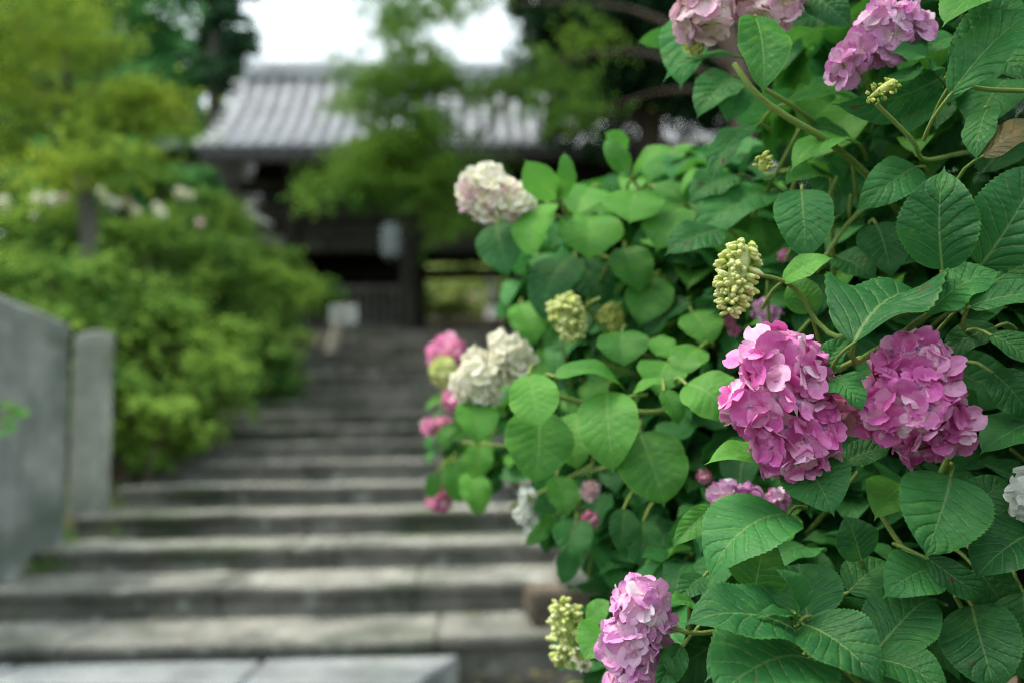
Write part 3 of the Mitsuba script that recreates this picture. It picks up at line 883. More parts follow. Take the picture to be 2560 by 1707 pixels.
for xx in (-3.25, 3.25):
    gate_part('tie_beam', box(GC + xx - 0.10, GC + xx + 0.10, GY0, GY0 + 3.0, 5.12, 5.34, bevel=0.015), 'wood_dark')
# side bays: boarded walls with lattice rails below, the middle bay is open
for sx in (-1, 1):
    x0, x1 = sorted((sx * 1.23, sx * 3.08))
    for j in range(6):
        gate_part('wall_board', box(GC + x0, GC + x1, GY0 + 1.47, GY0 + 1.53, 3.22 + j * 0.25, 3.46 + j * 0.25, bevel=0.006), 'wood_dark')
    gate_part('upper_panel', box(GC + x0, GC + x1, GY0 + 0.02, GY0 + 0.06, 4.97, 5.34), 'wood_dark')
    gate_part('ceiling', box(GC + x0 - 0.1, GC + x1 + 0.1, GY0 + 0.1, GY0 + 2.9, 5.05, 5.10), 'wood_dark')
    gate_part('back_wall', box(GC + x0, GC + x1, GY0 + 2.96, GY0 + 3.02, GZ0, 5.3), 'wood_dark')
    xe = GC + sx * 3.25
    gate_part('side_wall', box(xe - 0.03, xe + 0.03, GY0 + 0.17, GY0 + 2.83, GZ0, 5.11), 'wood_dark')
    gate_part('rail', box(GC + x0, GC + x1, GY0 - 0.05, GY0 + 0.05, 3.98, 4.08, bevel=0.01), 'wood_grey')
    gate_part('rail', box(GC + x0, GC + x1, GY0 - 0.05, GY0 + 0.05, 3.24, 3.34, bevel=0.01), 'wood_grey')
    for xx in np.arange(x0 + 0.07, x1, 0.155):
        gate_part('slat', box(GC + xx - 0.035, GC + xx + 0.035, GY0 - 0.03, GY0 + 0.03, 3.341, 3.979, bevel=0.006), 'wood_grey')
gate_part('upper_panel', box(GC - 0.9, GC + 0.9, GY0 + 0.02, GY0 + 0.06, 4.97, 5.34), 'wood_dark')
gate_part('ceiling', box(GC - 0.95, GC + 0.95, GY0 + 0.1, GY0 + 2.9, 5.05, 5.10), 'wood_dark')

# roof: concave slope from ridge to eave
RY, RZ, EY, EZ, RW = GY0 + 1.5, 8.72, GY0 - 1.45, 6.33, 4.62
NP = 15
tt = np.linspace(0, 1, NP)


def slope(t, side=-1):
    y = RY + side * (RY - EY) * t
    z = RZ - (RZ - EZ) * (1.58 * t - 0.58 * t * t)
    return y, z


for side in (-1, 1):
    y, z = slope(tt, side)
    th = 0.16
    vv = []
    for xx in (-RW, RW):
        vv += [np.stack([np.full(NP, GC + xx), y, z], 1), np.stack([np.full(NP, GC + xx), y, z - th], 1)]
    v = np.vstack(vv)
    f = []
    for i in range(NP - 1):
        a, b, c_, d_ = i, NP + i, 2 * NP + i, 3 * NP + i
        f += [[a, c_, c_ + 1], [a, c_ + 1, a + 1], [b, b + 1, d_ + 1], [b, d_ + 1, d_], [a, a + 1, b + 1], [a, b + 1, b], [c_, d_, d_ + 1], [c_, d_ + 1, c_ + 1]]
    e = NP - 1
    f += [[e, e + 2 * NP, e + 3 * NP], [e, e + 3 * NP, e + NP]]
    rk = gate_part('roof' if side < 0 else 'rear_roof', (v, np.array(f)), 'pan_tile_shaded')
    xs = np.arange(-RW + 0.13, RW, 0.29)
    rows = []
    for xx in xs:
        # a row of round cover tiles: overlapping half pipes
        nt_ = 11
        pp, ff, off = [], [], 0
        for j in range(nt_):
            ta, tb_ = j / nt_, (j + 1) / nt_ + 0.012
            (ya, za), (yb, zb) = slope(ta, side), slope(tb_, side)
            ang = np.linspace(0, np.pi, 7)
            ra, rb = 0.080, 0.092
            jj = RNG.normal() * 0.006
            A = np.stack([GC + xx + jj + ra * np.cos(ang), np.full(7, ya), za + 0.01 + ra * np.sin(ang)], 1)
            B = np.stack([GC + xx + jj + rb * np.cos(ang), np.full(7, yb), zb + 0.02 + rb * np.sin(ang)], 1)
            cB = np.array([[GC + xx + jj, yb, zb + 0.02]])
            pp.append(np.vstack([A, B, cB]))
            fl = []
            for q in range(6):
                fl += [[q, q + 1, q + 8], [q, q + 8, q + 7], [q + 7, q + 8, 14]]
            ff.append(np.array(fl) + off); off += 15
        m = (np.vstack(pp), np.vstack(ff))
        if side < 0:
            gate_part('tile_row', m, 'roof_tile', 40, parent=rk)
        else:
            rows.append(m)
    if rows:
        put('tile_rows', xf(cat(rows), SM()), 'roof_tile', rk, smooth=40, kind='stuff')
    # verge tiles down both gable edges
    for sx in (-1, 1):
        for j in range(9):
            ta = (j + 0.5) / 9
            ya, za = slope(ta, side)
            c = np.array([GC + sx * (RW + 0.02), ya, za + 0.02])
            v, f = lathe([(0.0, -0.13), (0.085, -0.13), (0.085, 0.13), (0.0, 0.13)], 10)
            gate_part('verge_tile', (np.stack([v[:, 2] + c[0], v[:, 0] + c[1], v[:, 1] + c[2]], 1), f), 'roof_tile', 40, parent=rk)
    # rafters under the eave
    for xx in np.arange(-RW + 0.2, RW, 0.34):
        (ya, za), (yb, zb) = slope(0.42, side), slope(0.97, side)
        q = tube([[GC + xx, ya, za - 0.22], [GC + xx, yb, zb - 0.21]], 0.05, 4)
        gate_part('rafter', q, 'wood_dark')
    ye, ze = slope(1.0, side)
    gate_part('eave_board', box(GC - RW + 0.03, GC + RW - 0.03, min(ye, ye - side * 0.06) , max(ye, ye - side * 0.06), ze - 0.27, ze - 0.161), 'wood_dark')
for j, (hw, z0_, z1_) in enumerate(((0.20, 8.70, 8.80), (0.17, 8.802, 8.89), (0.19, 8.892, 8.96))):
    gate_part('ridge_course', box(GC - RW + 0.25 + 0.03 * j, GC + RW - 0.25 - 0.03 * j, RY - hw, RY + hw, z0_, z1_, bevel=0.012), 'roof_tile')
v, f = lathe([(0.0, -RW + 0.32), (0.10, -RW + 0.32), (0.10, RW - 0.32), (0.0, RW - 0.32)], 12)
gate_part('ridge_cap', (np.stack([v[:, 2] + GC, v[:, 0] + RY, v[:, 1] + 9.00], 1), f), 'roof_tile', 40)
for sx in (-1, 1):
    m = box(-0.07, 0.07, -0.26, 0.26, -0.25, 0.30, bevel=0.05)
    gate_part('ridge_end_tile', (m[0] + [GC + sx * (RW - 0.16), RY, 8.85], m[1]), 'roof_tile')
# gable boards
for sx in (-1, 1):
    x0 = GC + sx * 3.95
    tri = np.array([[x0, GY0 - 0.2, 6.11], [x0, GY0 + 3.2, 6.11], [x0, RY, 8.25]])
    v = np.vstack([tri - [0.03, 0, 0], tri + [0.03, 0, 0]])
    gate_part('gable_panel', (v, np.array([[0, 1, 2], [3, 5, 4], [0, 3, 4], [0, 4, 1], [1, 4, 5], [1, 5, 2], [2, 5, 3], [2, 3, 0]])), 'wood_dark')

# hanging lantern on the gate
t = thing('paper_lantern', 'pale grey paper lantern hanging left of the open passage of the gate', 'lantern')
c = at(978, 603, 17.4)
prof = [(0.0, -0.31), (0.10, -0.31)] + [(0.155 + 0.012 * (i % 2) + 0.03 * math.sin(math.pi * i / 16), -0.28 + 0.035 * i) for i in range(17)] + [(0.10, 0.31), (0.0, 0.31)]
v, f = lathe(prof, 20)
put('shade', (v + c, f), 'lantern_paper', t, smooth=30)
for z in (-0.34, 0.34):
    v, f = lathe([(0.0, z - 0.03), (0.115, z - 0.03), (0.115, z + 0.03), (0.0, z + 0.03)], 16)
    put('rim', (v + c, f), 'wood_dark', t, smooth=30)
put('cord', tube([c + [0, 0, 0.36], c + [0, 0, 1.65]], 0.012, 6), 'wood_dark', t)

# white notice board on a leaning post
t = thing('notice_board', 'small white notice board on a leaning pale post beside the top steps', 'sign')
a, b = at(818, 905, 14.6), at(850, 800, 14.6)
put('post', tube([a, b + [0.02, 0.05, 0.1]], 0.075, 10), 'pale_wood', t, smooth=True)
c = at(859, 788, 14.5)
m = box(-0.215, 0.215, -0.02, 0.02, -0.145, 0.145, bevel=0.01)
put('board', xf(m, rotz(math.radians(-6), c)), 'white_paint', t)
m = box(-0.09, 0.05, -0.024, -0.021, -0.03, 0.03)
put('notice', xf(m, rotz(math.radians(-6), c)), 'stone_grey', t)

# stone lantern rising from the left shrubs
t = thing('stone_lantern', 'weathered stone lantern with a round finial above the left shrubs', 'stone lantern')
c = at(625, 560, 14.2)
for nm, prof, mt in (('cap', [(0.0, 0.16), (0.10, 0.15), (0.30, 0.02), (0.36, -0.02), (0.34, -0.06), (0.0, -0.06)], 'stone_grey'),
                     ('light_box', [(0.0, -0.06), (0.17, -0.062), (0.17, -0.36), (0.0, -0.36)], 'stone_grey'),
                     ('platform', [(0.0, -0.36), (0.27, -0.37), (0.27, -0.45), (0.12, -0.52), (0.0, -0.52)], 'stone_grey'),
                     ('shaft', [(0.0, -0.52), (0.12, -0.521), (0.13, -2.0), (0.0, -2.0)], 'stone_grey')):
    v, f = lathe(prof, 6 if nm != 'shaft' else 14)
    put(nm, (v + c, f), mt, t)
put('finial', ball(c + [-0.0, 0, 0.23], (0.085, 0.085, 0.10), 2), 'stone_pale', t, smooth=True)

# white post in the courtyard
t = thing('white_post', 'white bollard with rounded grey caps standing beyond the passage of the gate', 'post')
c = at(1230, 835, 24.7); c[2] = 3.85
v, f = lathe([(0.0, 0), (0.16, 0), (0.16, 0.75), (0.0, 0.75)], 18)
put('shaft', (v + c, f), 'bright_paint', t, smooth=40)
put('cap', ball(c + [0, 0, 1.02], (0.14, 0.14, 0.26), 2), 'stone_pale', t, smooth=True)
put('cap', ball(c + [0, 0, 1.40], (0.12, 0.12, 0.16), 2), 'stone_pale', t, smooth=True)
k = structure('courtyard', 'grey gravel courtyard behind the gate')
m = box(-9, 9, 21.7, 24.0, 2.85, 3.11)
scene[k] = mikit.ply(xf(m, SM()), 'stone_pave')
t = thing('low_wall', 'low pinkish grey stone retaining wall across the courtyard behind the gate', 'wall')
for r in range(4):
    for j in range(11):
        x0 = -4.6 + j * 0.8 + 0.4 * (r % 2)
        m = box(x0 + 0.006, x0 + 0.794, 23.9, 24.4, 3.09 + r * 0.29 + 0.005, 3.09 + r * 0.29 + 0.285, bevel=0.025)
        put('block', xf(m, SM()), 'stone_brown', t)
for (px, py, d, lab) in ((1065, 735, 26.0, 'light green courtyard shrub just right of the dark gate pillar'), (1180, 745, 25.6, 'light green courtyard shrub in the middle of the open passage, lower one'),
                         (1300, 735, 26.0, 'light green courtyard shrub at the right side of the open passage'), (1120, 670, 28.0, 'taller pale shrub on the bank behind the lower courtyard shrubs, left'),
                         (1240, 665, 28.5, 'taller pale shrub on the bank behind the lower courtyard shrubs, right')):
    shrub('courtyard_shrub', lab, 'shrub', at(px, py, d), (1.0, 0.9, 0.75), 1500, 0.16, 'far_light', px, None, (), stems=3)

# side hall roof peeping out left of the gate
h = thing('side_hall', 'small tiled side hall half hidden by the maple left of the gate', 'building')
c = at(455, 345, 22.0)
hm = rotz(math.radians(-8), (c[0] - 0.2, c[1], 0))
put('wall', xf(box(-1.5, 1.5, 0.5, 3.0, 2.9, c[2] - 0.25), hm), 'wood_grey', h)
zz = c[2]
for sgn in (0, 1):
    v = np.array([[-1.9, 0, zz - 0.12], [1.9, 0, zz - 0.12], [1.7, 1.75, zz + 0.75], [-1.7, 1.75, zz + 0.75]])
    if sgn:
        v[:2, 1] = 3.5
    v = np.vstack([v, v - [0, 0, 0.12]])
    f = np.array([[0, 1, 2, 3], [7, 6, 5, 4], [0, 4, 5, 1], [1, 5, 6, 2], [2, 6, 7, 3], [3, 7, 4, 0]])
    rk = put('roof', xf((v, np.vstack([f[:, [0, 1, 2]], f[:, [0, 2, 3]]])), hm), 'roof_tile', h)
    if not sgn:
        for xx in np.arange(-1.8, 1.81, 0.24):
            put('tile_row', xf(tube([[xx, -0.02, zz - 0.10], [xx * 0.93, 1.75, zz + 0.78]], 0.06, 8), hm), 'roof_tile', rk, smooth=40)
put('ridge', xf(box(-1.75, 1.75, 1.62, 1.88, zz + 0.74, zz + 0.95, bevel=0.03), hm), 'roof_tile', h)

# ------------------------------------------------------------------ the flowering bushes at the right
A = thing('hydrangea_bush', 'large hydrangea bush in sharp focus with two pink mophead flowers and dark serrated leaves', 'hydrangea bush', None)
Bb = thing('hydrangea_bush', 'softly blurred hydrangea bush beside the stairs with cream flowers and light oval leaves', 'hydrangea bush', None)

stems_A, stems_B = [], []
# near leaves of the pink bush: base px, base py, base depth, tip px, tip py, tip depth, width ratio, up, right, arch, fold, extra
LA = [
    (2356, 675, .95, 2357, 418, .93, .76, .25, -.15, .05, .16, {}),
    (2452, 665, .97, 2615, 405, .95, .74, .3, .25, .05, .15, {}),
    (2134, 858, .92, 2324, 742, 1.0, .78, 1.5, -.2, .10, .30, {'wave': .10}),
    (2318, 785, .95, 2500, 672, .93, .70, 1.0, -.3, .06, .12, {'wave': .05}),
    (2415, 760, .98, 2610, 640, .97, .62, .6, .2, .07, .12, {}),
    (2422, 768, .92, 2650, 735, .90, .52, 1.1, 0, .05, .10, {}),
    (2490, 818, 1.0, 2350, 886, 1.01, .60, .8, .1, .05, .12, {}),
    (2478, 838, .96, 2610, 925, .93, .62, .9, .2, .06, .12, {}),
    (2044, 955, .97, 2126, 842, .96, .56, -.2, -.8, .08, .35, {'wave': .06}),
    (2072, 946, .95, 2158, 1026, .92, .85, .5, .5, .14, .1, {'wave': .09}),
    (1958, 704, 1.05, 2079, 640, 1.03, .62, .9, .1, .07, .12, {}),
    (2027, 783, 1.07, 1985, 690, 1.08, .90, .6, -.2, .05, .2, {}),
    (1960, 1182, 1.0, 1766, 1150, .97, .60, 1.5, -.1, .10, .12, {}),
    (2105, 1160, 1.0, 2228, 1118, 1.0, .65, .9, .1, .05, .1, {}),
    (2000, 1148, .98, 2086, 1286, .93, .98, .3, .2, .05, .12, {}),
    (1779, 1265, .98, 1683, 1364, .96, .44, .4, .3, .05, .2, {}),
    (1972, 1285, .98, 1767, 1440, .93, .80, .7, -.5, .12, .14, {}),
    (1887, 1476, .97, 1925, 1322, .96, .98, .6, -.2, .05, .14, {}),
    (2152, 1398, 1.0, 2112, 1286, 1.0, .95, .5, .2, .05, .14, {}),
    (2376, 1190, .95, 2316, 1394, .90, .94, .35, .3, .07, .10, {}),
    (2338, 1418, .95, 2210, 1486, .92, .80, .7, .2, .08, .12, {}),
    (2318, 1394, .93, 2476, 1498, .91, .46, .9, -1.6, .05, .2, {}),
    (2600, 1330, .95, 2436, 1440, .91, .82, .7, -.2, .08, .12, {}),
    (2258, 1212, 1.02, 2188, 1290, .98, .90, .8, .1, .05, .12, {}),
    (1992, 1578, .91, 1716, 1544, .86, .66, 1.15, .1, .06, .16, {}),
    (2008, 1560, .90, 2198, 1712, .83, .84, 1.0, .1, .07, .12, {}),
    (2020, 1552, .93, 1996, 1398, .99, 1.0, .8, .1, .05, .12, {}),
    (1990, 1534, .90, 1946, 1418, .89, .62, .2, .9, .02, .9, {}),
    (1998, 1552, .89, 1884, 1544, .87, .36, 2.2, 0, .05, .5, {}),
    (2020, 1646, .92, 1778, 1745, .84, .90, 1.1, .1, .07, .14, {}),
    (1960, 1590, .97, 1763, 1690, .93, .74, .8, -.2, .06, .14, {}),
    (2190, 1626, .93, 2338, 1484, .95, .95, .8, -.1, .04, .14, {}),
    (2184, 1648, .91, 2378, 1735, .86, .74, 1.2, .1, .06, .12, {}),
    (2190, 1615, .90, 2210, 1735, .87, .34, .3, -.9, .03, .6, {}),
    (2430, 1512, .95, 2488, 1735, .89, .88, .4, -.2, .05, .12, {}),
    (2560, 1480, .97, 2590, 1720, .92, .9, .4, -.3, .05, .12, {}),
    (1705, 1612, 1.0, 1636, 1730, .97, .5, .5, .6, .04, .3, {}),
    (1655, 1618, .99, 1692, 1700, .97, .3, .5, -.4, .04, .4, {}),
    (1752, 1520, .97, 1678, 1502, .94, .62, 1.3, 0, .05, .12, {}),
    (2545, -40, .97, 2356, 64, .93, .60, 1.1, -.3, .05, .12, {}),
    (2376, 237, .96, 2610, 10, .95, .42, -.2, -.9, .04, .15, {}),
    (2386, 196, .99, 2558, -10, .99, .5, -.1, -.5, .04, .15, {}),
    (2362, 186, .99, 2084, 266, .97, .40, -.7, .2, .08, .2, {}),
    (2375, 215, 1.02, 2262, 330, .98, .75, .5, -.3, .08, .12, {}),
    (2343, 192, .97, 2228, 126, .95, .68, 1.0, .4, .10, .2, {'wave': .10}),
    (2392, 96, 1.0, 2308, 130, .99, .8, .9, .2, .06, .1, {}),
    (1965, 262, 1.06, 2190, 300, 1.05, .42, 1.6, 0, .16, .2, {}),
    (1836, 142, 1.06, 1652, 192, 1.08, .42, 1.5, 0, .06, .25, {}),
    (1888, 40, .97, 1911, 230, .93, .58, .1, .3, .04, .10, {}),
    (2014, -14, 1.06, 2128, 70, 1.03, .62, .7, -.2, .06, .1, {}),
    (2098, 46, 1.10, 1958, 66, 1.08, .6, .9, 0, .05, .12, {}),
    (1745, 18, 1.2, 1700, 222, 1.15, .55, .3, -.3, .06, .15, {}),
    (1832, 192, 1.15, 1742, 290, 1.12, .75, .5, -.2, .05, .1, {}),
    (1852, 198, 1.16, 1816, 308, 1.13, .70, .4, .2, .05, .1, {}),
    (1893, 312, 1.08, 1770, 452, 1.04, .40, .6, -.5, .09, .15, {}),
    (2132, 358, 1.02, 1976, 418, .98, .56, 1.2, -.2, .10, .12, {}),
    (2056, 442, 1.06, 1962, 462, 1.03, .7, 1.0, 0, .05, .12, {}),
    (2004, 474, .98, 2012, 655, .95, .76, .3, .1, .07, .12, {}),
    (2292, 418, .98, 2142, 524, .95, .52, .5, .3, .08, .15, {}),
    (2472, 268, 1.0, 2438, 398, .97, .52, .2, -.5, .05, .12, {}),
    (2332, 424, 1.15, 2248, 534, 1.12, .8, .5, -.2, .05, .1, {}),
    (1932, 480, 1.22, 1738, 600, 1.18, .66, .9, -.2, .08, .1, {}),
    (1800, 575, 1.28, 1665, 625, 1.24, .7, .9, 0, .05, .1, {}),
    (1840, 440, 1.22, 1720, 500, 1.2, .7, .9, 0, .05, .1, {}),
    (2130, 350, 1.08, 2010, 320, 1.06, .55, 1.0, .2, .05, .1, {}),
    (2190, 560, 1.15, 2230, 690, 1.1, .75, .7, .1, .05, .1, {}),
    (2090, 640, 1.2, 2190, 700, 1.15, .75, .8, .1, .05, .1, {}),
    (2200, 30, 1.2, 2300, 120, 1.15, .7, .6, .2, .05, .1, {}),
    (2450, 110, 1.05, 2560, 200, 1.0, .66, .8, .1, .05, .1, {}),
    (2520, 200, 1.1, 2430, 330, 1.05, .7, .6, -.1, .05, .1, {}),
    (2120, 200, 1.12, 2020, 250, 1.1, .6, 1., 0, .05, .1, {}),
    (2240, 890, 1.05, 2200, 960, 1.02, .7, .6, .1, .05, .1, {}),
    (2480, 930, 1.0, 2580, 1050, .98, .8, .5, .1, .05, .1, {}),
    (2600, 1050, 1.0, 2450, 1130, .97, .7, 1.1, 0, .08, .1, {}),
    (2120, 1480, 1.0, 2230, 1400, 1.02, .8, .8, 0, .05, .1, {}),
    (2420, 1290, 1.0, 2520, 1190, 1.0, .8, .6, .2, .05, .1, {}),
    (2440, 1420, 1.0, 2540, 1560, .98, .8, .5, -.1, .05, .1, {}),
    (1900, 1640, 1.0, 1860, 1740, .96, .8, .6, .1, .05, .1, {}),
    (1760, 1440, 1.05, 1700, 1500, 1.02, .7, .8, .1, .05, .1, {}),
]
FR_A = {10, 11, 12, 15, 38, 46, 48, 55, 56, 23, 39, 17}
hub_A = at(2420, 1050, 1.35)
for i, (bx, by, bd, tx, ty, td, wr, nu, nr, arch, fold, ex) in enumerate(LA):
    if tx < 2330 and by < 560:
        bd, td = bd * 1.10, td * 1.10
    B, Tp = at(bx, by, bd), at(tx, ty, td)
    N = spec_normal(B, Tp, nu, nr)
    mt = 'leaf_fresh' if i in FR_A else 'leaf_deep'
    rl = np.random.default_rng(7000 + i)
    k = add_leaf(A, B, Tp, N, mt, wr=wr, arch=arch + rl.uniform(0.0, 0.07), fold=fold + rl.uniform(0.0, 0.16), tipcurl=rl.uniform(0, 1.2), twist=rl.uniform(-0.5, 0.5), fine=2 if bd < 1.0 else 1, seed=300 + i, **ex)
    stems_A.append(petiole(B, Tp, N))
B, Tp = at(2455, 392, .97), at(2610, 300, .95)
labels[add_leaf(A, B, Tp, spec_normal(B, Tp, .9, -.4), 'leaf_tan', wr=.62, fine=2, seed=77)] = {'label': 'withered tan leaf'}
stems_A.append(petiole(B, Tp, UP))

# leaves of the blurred bush
LB = [
    (1322, 935, 1.26, 1352, 1070, 1.22, .86, .3, -.1, .05),
    (1345, 1025, 1.30, 1338, 1212, 1.25, .88, .3, .2, .06),
    (1520, 978, 1.25, 1532, 1182, 1.20, .74, .2, -.2, .06),
    (1600, 1080, 1.25, 1662, 1264, 1.20, .95, .3, .1, .06),
    (1450, 1030, 1.38, 1440, 1175, 1.34, .8, .3, -.3, .05),
    (1716, 960, 1.2, 1838, 1060, 1.16, .9, 1.0, -.4, .12),
    (1660, 975, 1.22, 1700, 1060, 1.2, .7, .9, .2, .06),
    (1385, 940, 1.25, 1568, 985, 1.27, .55, 1.6, 0, .14),
    (1580, 990, 1.25, 1680, 962, 1.24, .5, 1.6, 0, .1),
    (1365, 510, 1.5, 1330, 645, 1.45, .78, .3, -.6, .07),
    (1475, 540, 1.5, 1470, 648, 1.45, 1.2, .5, .1, .06),
    (1240, 560, 1.55, 1270, 690, 1.5, .75, .4, -.3, .05),
    (1295, 560, 1.6, 1255, 690, 1.58, .5, .1, -.6, .05),
    (1430, 640, 1.55, 1350, 800, 1.5, .72, .5, -.3, .06),
    (1590, 475, 1.45, 1575, 560, 1.40, 1.2, .5, 0, .06),
    (1398, 495, 1.45, 1312, 400, 1.42, .75, .2, -.9, .06),
    (1400, 500, 1.45, 1412, 380, 1.44, .5, .2, .6, .04),
    (1560, 395, 1.5, 1515, 330, 1.47, .9, .3, .2, .05),
    (1570, 430, 1.45, 1510, 350, 1.45, .6, -.4, .2, .05),
    (1585, 440, 1.45, 1686, 365, 1.42, .5, .8, -.6, .07),
    (1690, 90, 1.4, 1598, 105, 1.38, .5, -.2, .1, .05),
    (1555, 830, 1.4, 1560, 918, 1.36, 1.15, .6, 0, .06),
    (1620, 850, 1.4, 1690, 900, 1.36, .7, .9, 0, .06),
    (1670, 905, 1.3, 1640, 985, 1.26, 1.1, .8, .1, .06),
    (1180, 1005, 1.5, 1195, 1112, 1.45, .85, .3, .2, .05),
    (1440, 1295, 1.45, 1425, 1394, 1.40, .85, .2, 0, .05),
    (1430, 1370, 1.5, 1405, 1460, 1.47, .66, .2, .4, .05),
    (1385, 1290, 1.5, 1312, 1362, 1.47, .4, .2, .7, .04),
    (1470, 1555, 1.15, 1525, 1500, 1.15, .8, .6, .2, .05),
    (1525, 1565, 1.15, 1460, 1650, 1.1, .9, .5, .2, .05),
    (1340, 640, 1.7, 1400, 720, 1.68, .8, .4, .1, .05),
    (1440, 650, 1.6, 1520, 760, 1.55, .8, .5, .1, .05),
    (1560, 620, 1.5, 1600, 730, 1.46, .85, .5, .1, .05),
    (1640, 690, 1.5, 1600, 810, 1.45, .8, .5, .1, .05),
    (1700, 520, 1.45, 1640, 620, 1.4, .85, .6, 0, .05),
    (1640, 470, 1.5, 1720, 520, 1.47, .8, 1., 0, .05),
    (1480, 470, 1.55, 1440, 540, 1.5, 1., .7, 0, .05),
    (1300, 760, 1.7, 1340, 860, 1.65, .8, .6, 0, .05),
    (1660, 1180, 1.4, 1600, 1260, 1.36, .8, .5, 0, .05),
    (1730, 780, 1.4, 1780, 860, 1.35, .9, .7, 0, .05),
    (1750, 870, 1.3, 1690, 940, 1.27, .9, .7, 0, .05),
    (1210, 1100, 1.7, 1180, 1200, 1.68, .7, .5, .2, .05),
    (1130, 1150, 1.9, 1150, 1260, 1.88, .7, .5, .2, .05),
    (1170, 1180, 1.85, 1200, 1290, 1.8, .7, .5, .2, .05),
    (1090, 1180, 1.9, 1075, 1250, 1.9, .6, .5, .2, .05),
    (1130, 985, 2.0, 1060, 1025, 1.98, .4, .8, .2, .05),
    (1150, 1060, 1.9, 1090, 1110, 1.9, .5, .8, .2, .05),
    (1390, 1190, 1.5, 1420, 1290, 1.45, .7, .4, .2, .05),
    (1560, 1270, 1.3, 1550, 1380, 1.28, .7, .4, .2, .05),
    (1610, 1300, 1.3, 1600, 1420, 1.28, .8, .4, .2, .05),
    (1700, 1420, 1.3, 1660, 1500, 1.28, .8, .4, .2, .05),
]
DP_B = {5: 0, 25: 1, 26: 1, 13: 1, 30: 1, 31: 1, 48: 1, 49: 1, 50: 1, 11: 1, 38: 1}
for i, (bx, by, bd, tx, ty, td, wr, nu, nr, arch) in enumerate(LB):
    B, Tp = at(bx, by, bd), at(tx, ty, td)
    N = spec_normal(B, Tp, nu + 0.3, nr)
    add_leaf(Bb, B, Tp, N, 'leaf_deep' if DP_B.get(i) else 'leaf_fresh', wr=wr, arch=arch + 0.02 + 0.10 * ((i * 37) % 11) / 11, fold=0.06 + 0.16 * ((i * 53) % 13) / 13, fine=1, serr=0.8, rounder=0.6, seed=500 + i,
             tipcurl=1.5 * ((i * 29) % 7) / 7, twist=0.6 * (((i * 41) % 9) / 9 - 0.5))
    stems_B.append(petiole(B, Tp, N, r=0.0024))


def visible_stem(lst, pts, r0, r1, n=14):
    q = spline([at(*p) for p in pts], n)
    lst.append(tube(q, np.linspace(r0, r1, n) * 0.78, 8))


for pts, r0, r1 in ((((1835, 160, 1.08), (1890, 235, 1.07), (1970, 295, 1.07), (2070, 355, 1.1), (2200, 470, 1.2), (2330, 640, 1.3)), .0042, .006),
                    (((1905, 220, 1.1), (1980, 265, 1.12), (2060, 330, 1.2)), .0035, .004),
                    (((2190, 260, 1.0), (2280, 350, 1.02), (2310, 400, 1.05), (2400, 385, 1.1), (2500, 370, 1.2)), .003, .004),
                    (((2210, 485, 1.2), (2120, 560, 1.15), (2040, 680, 1.15)), .003, .004),
                    (((1897, 688, 1.03), (1958, 702, 1.05), (2004, 740, 1.06), (2030, 790, 1.07), (2085, 840, 1.05), (2130, 830, 1.0), (2230, 790, .98), (2330, 770, .98)), .003, .0045),
                    (((2136, 858, .93), (2130, 885, .94), (2142, 905, .96), (2165, 890, .97), (2230, 850, .98), (2330, 780, 1.0), (2460, 660, 1.05)), .003, .005),
                    (((2356, 675, .95), (2357, 705, .955), (2372, 732, .97), (2400, 745, 1.0)), .0032, .0036),
                    (((2420, 770, .93), (2409, 800, .94), (2411, 822, .95)), .0026, .003),
                    (((2452, 664, .97), (2440, 690, .98), (2420, 700, 1.0)), .003, .0034),
                    (((2040, 960, .97), (2060, 945, .97), (2090, 925, .98), (2150, 895, 1.0)), .003, .004),
                    (((2360, 1000, 1.02), (2380, 1120, 1.1), (2300, 1300, 1.2), (2250, 1500, 1.3)), .005, .007),
                    (((2180, 1250, 1.05), (2260, 1370, 1.02), (2340, 1410, .97), (2440, 1520, 1.0)), .0035, .004),
                    (((1996, 1560, .91), (2030, 1600, .95), (2100, 1660, 1.02), (2200, 1760, 1.15)), .0035, .005),
                    (((2190, 1620, .93), (2240, 1680, 1.0), (2330, 1760, 1.1)), .0035, .005),
                    (((1665, 1565, 1.0), (1740, 1582, 1.0), (1840, 1580, 1.05), (1980, 1640, 1.15)), .003, .004),
                    (((1722, 1512, .98), (1722, 1575, 1.0)), .0022, .0025), (((1725, 1590, 1.0), (1700, 1625, 1.0)), .0022, .0025),
                    (((2560, 228, 1.0), (2450, 222, 1.0), (2360, 195, 1.0)), .0035, .003)):
    visible_stem(stems_A, pts, r0, r1)
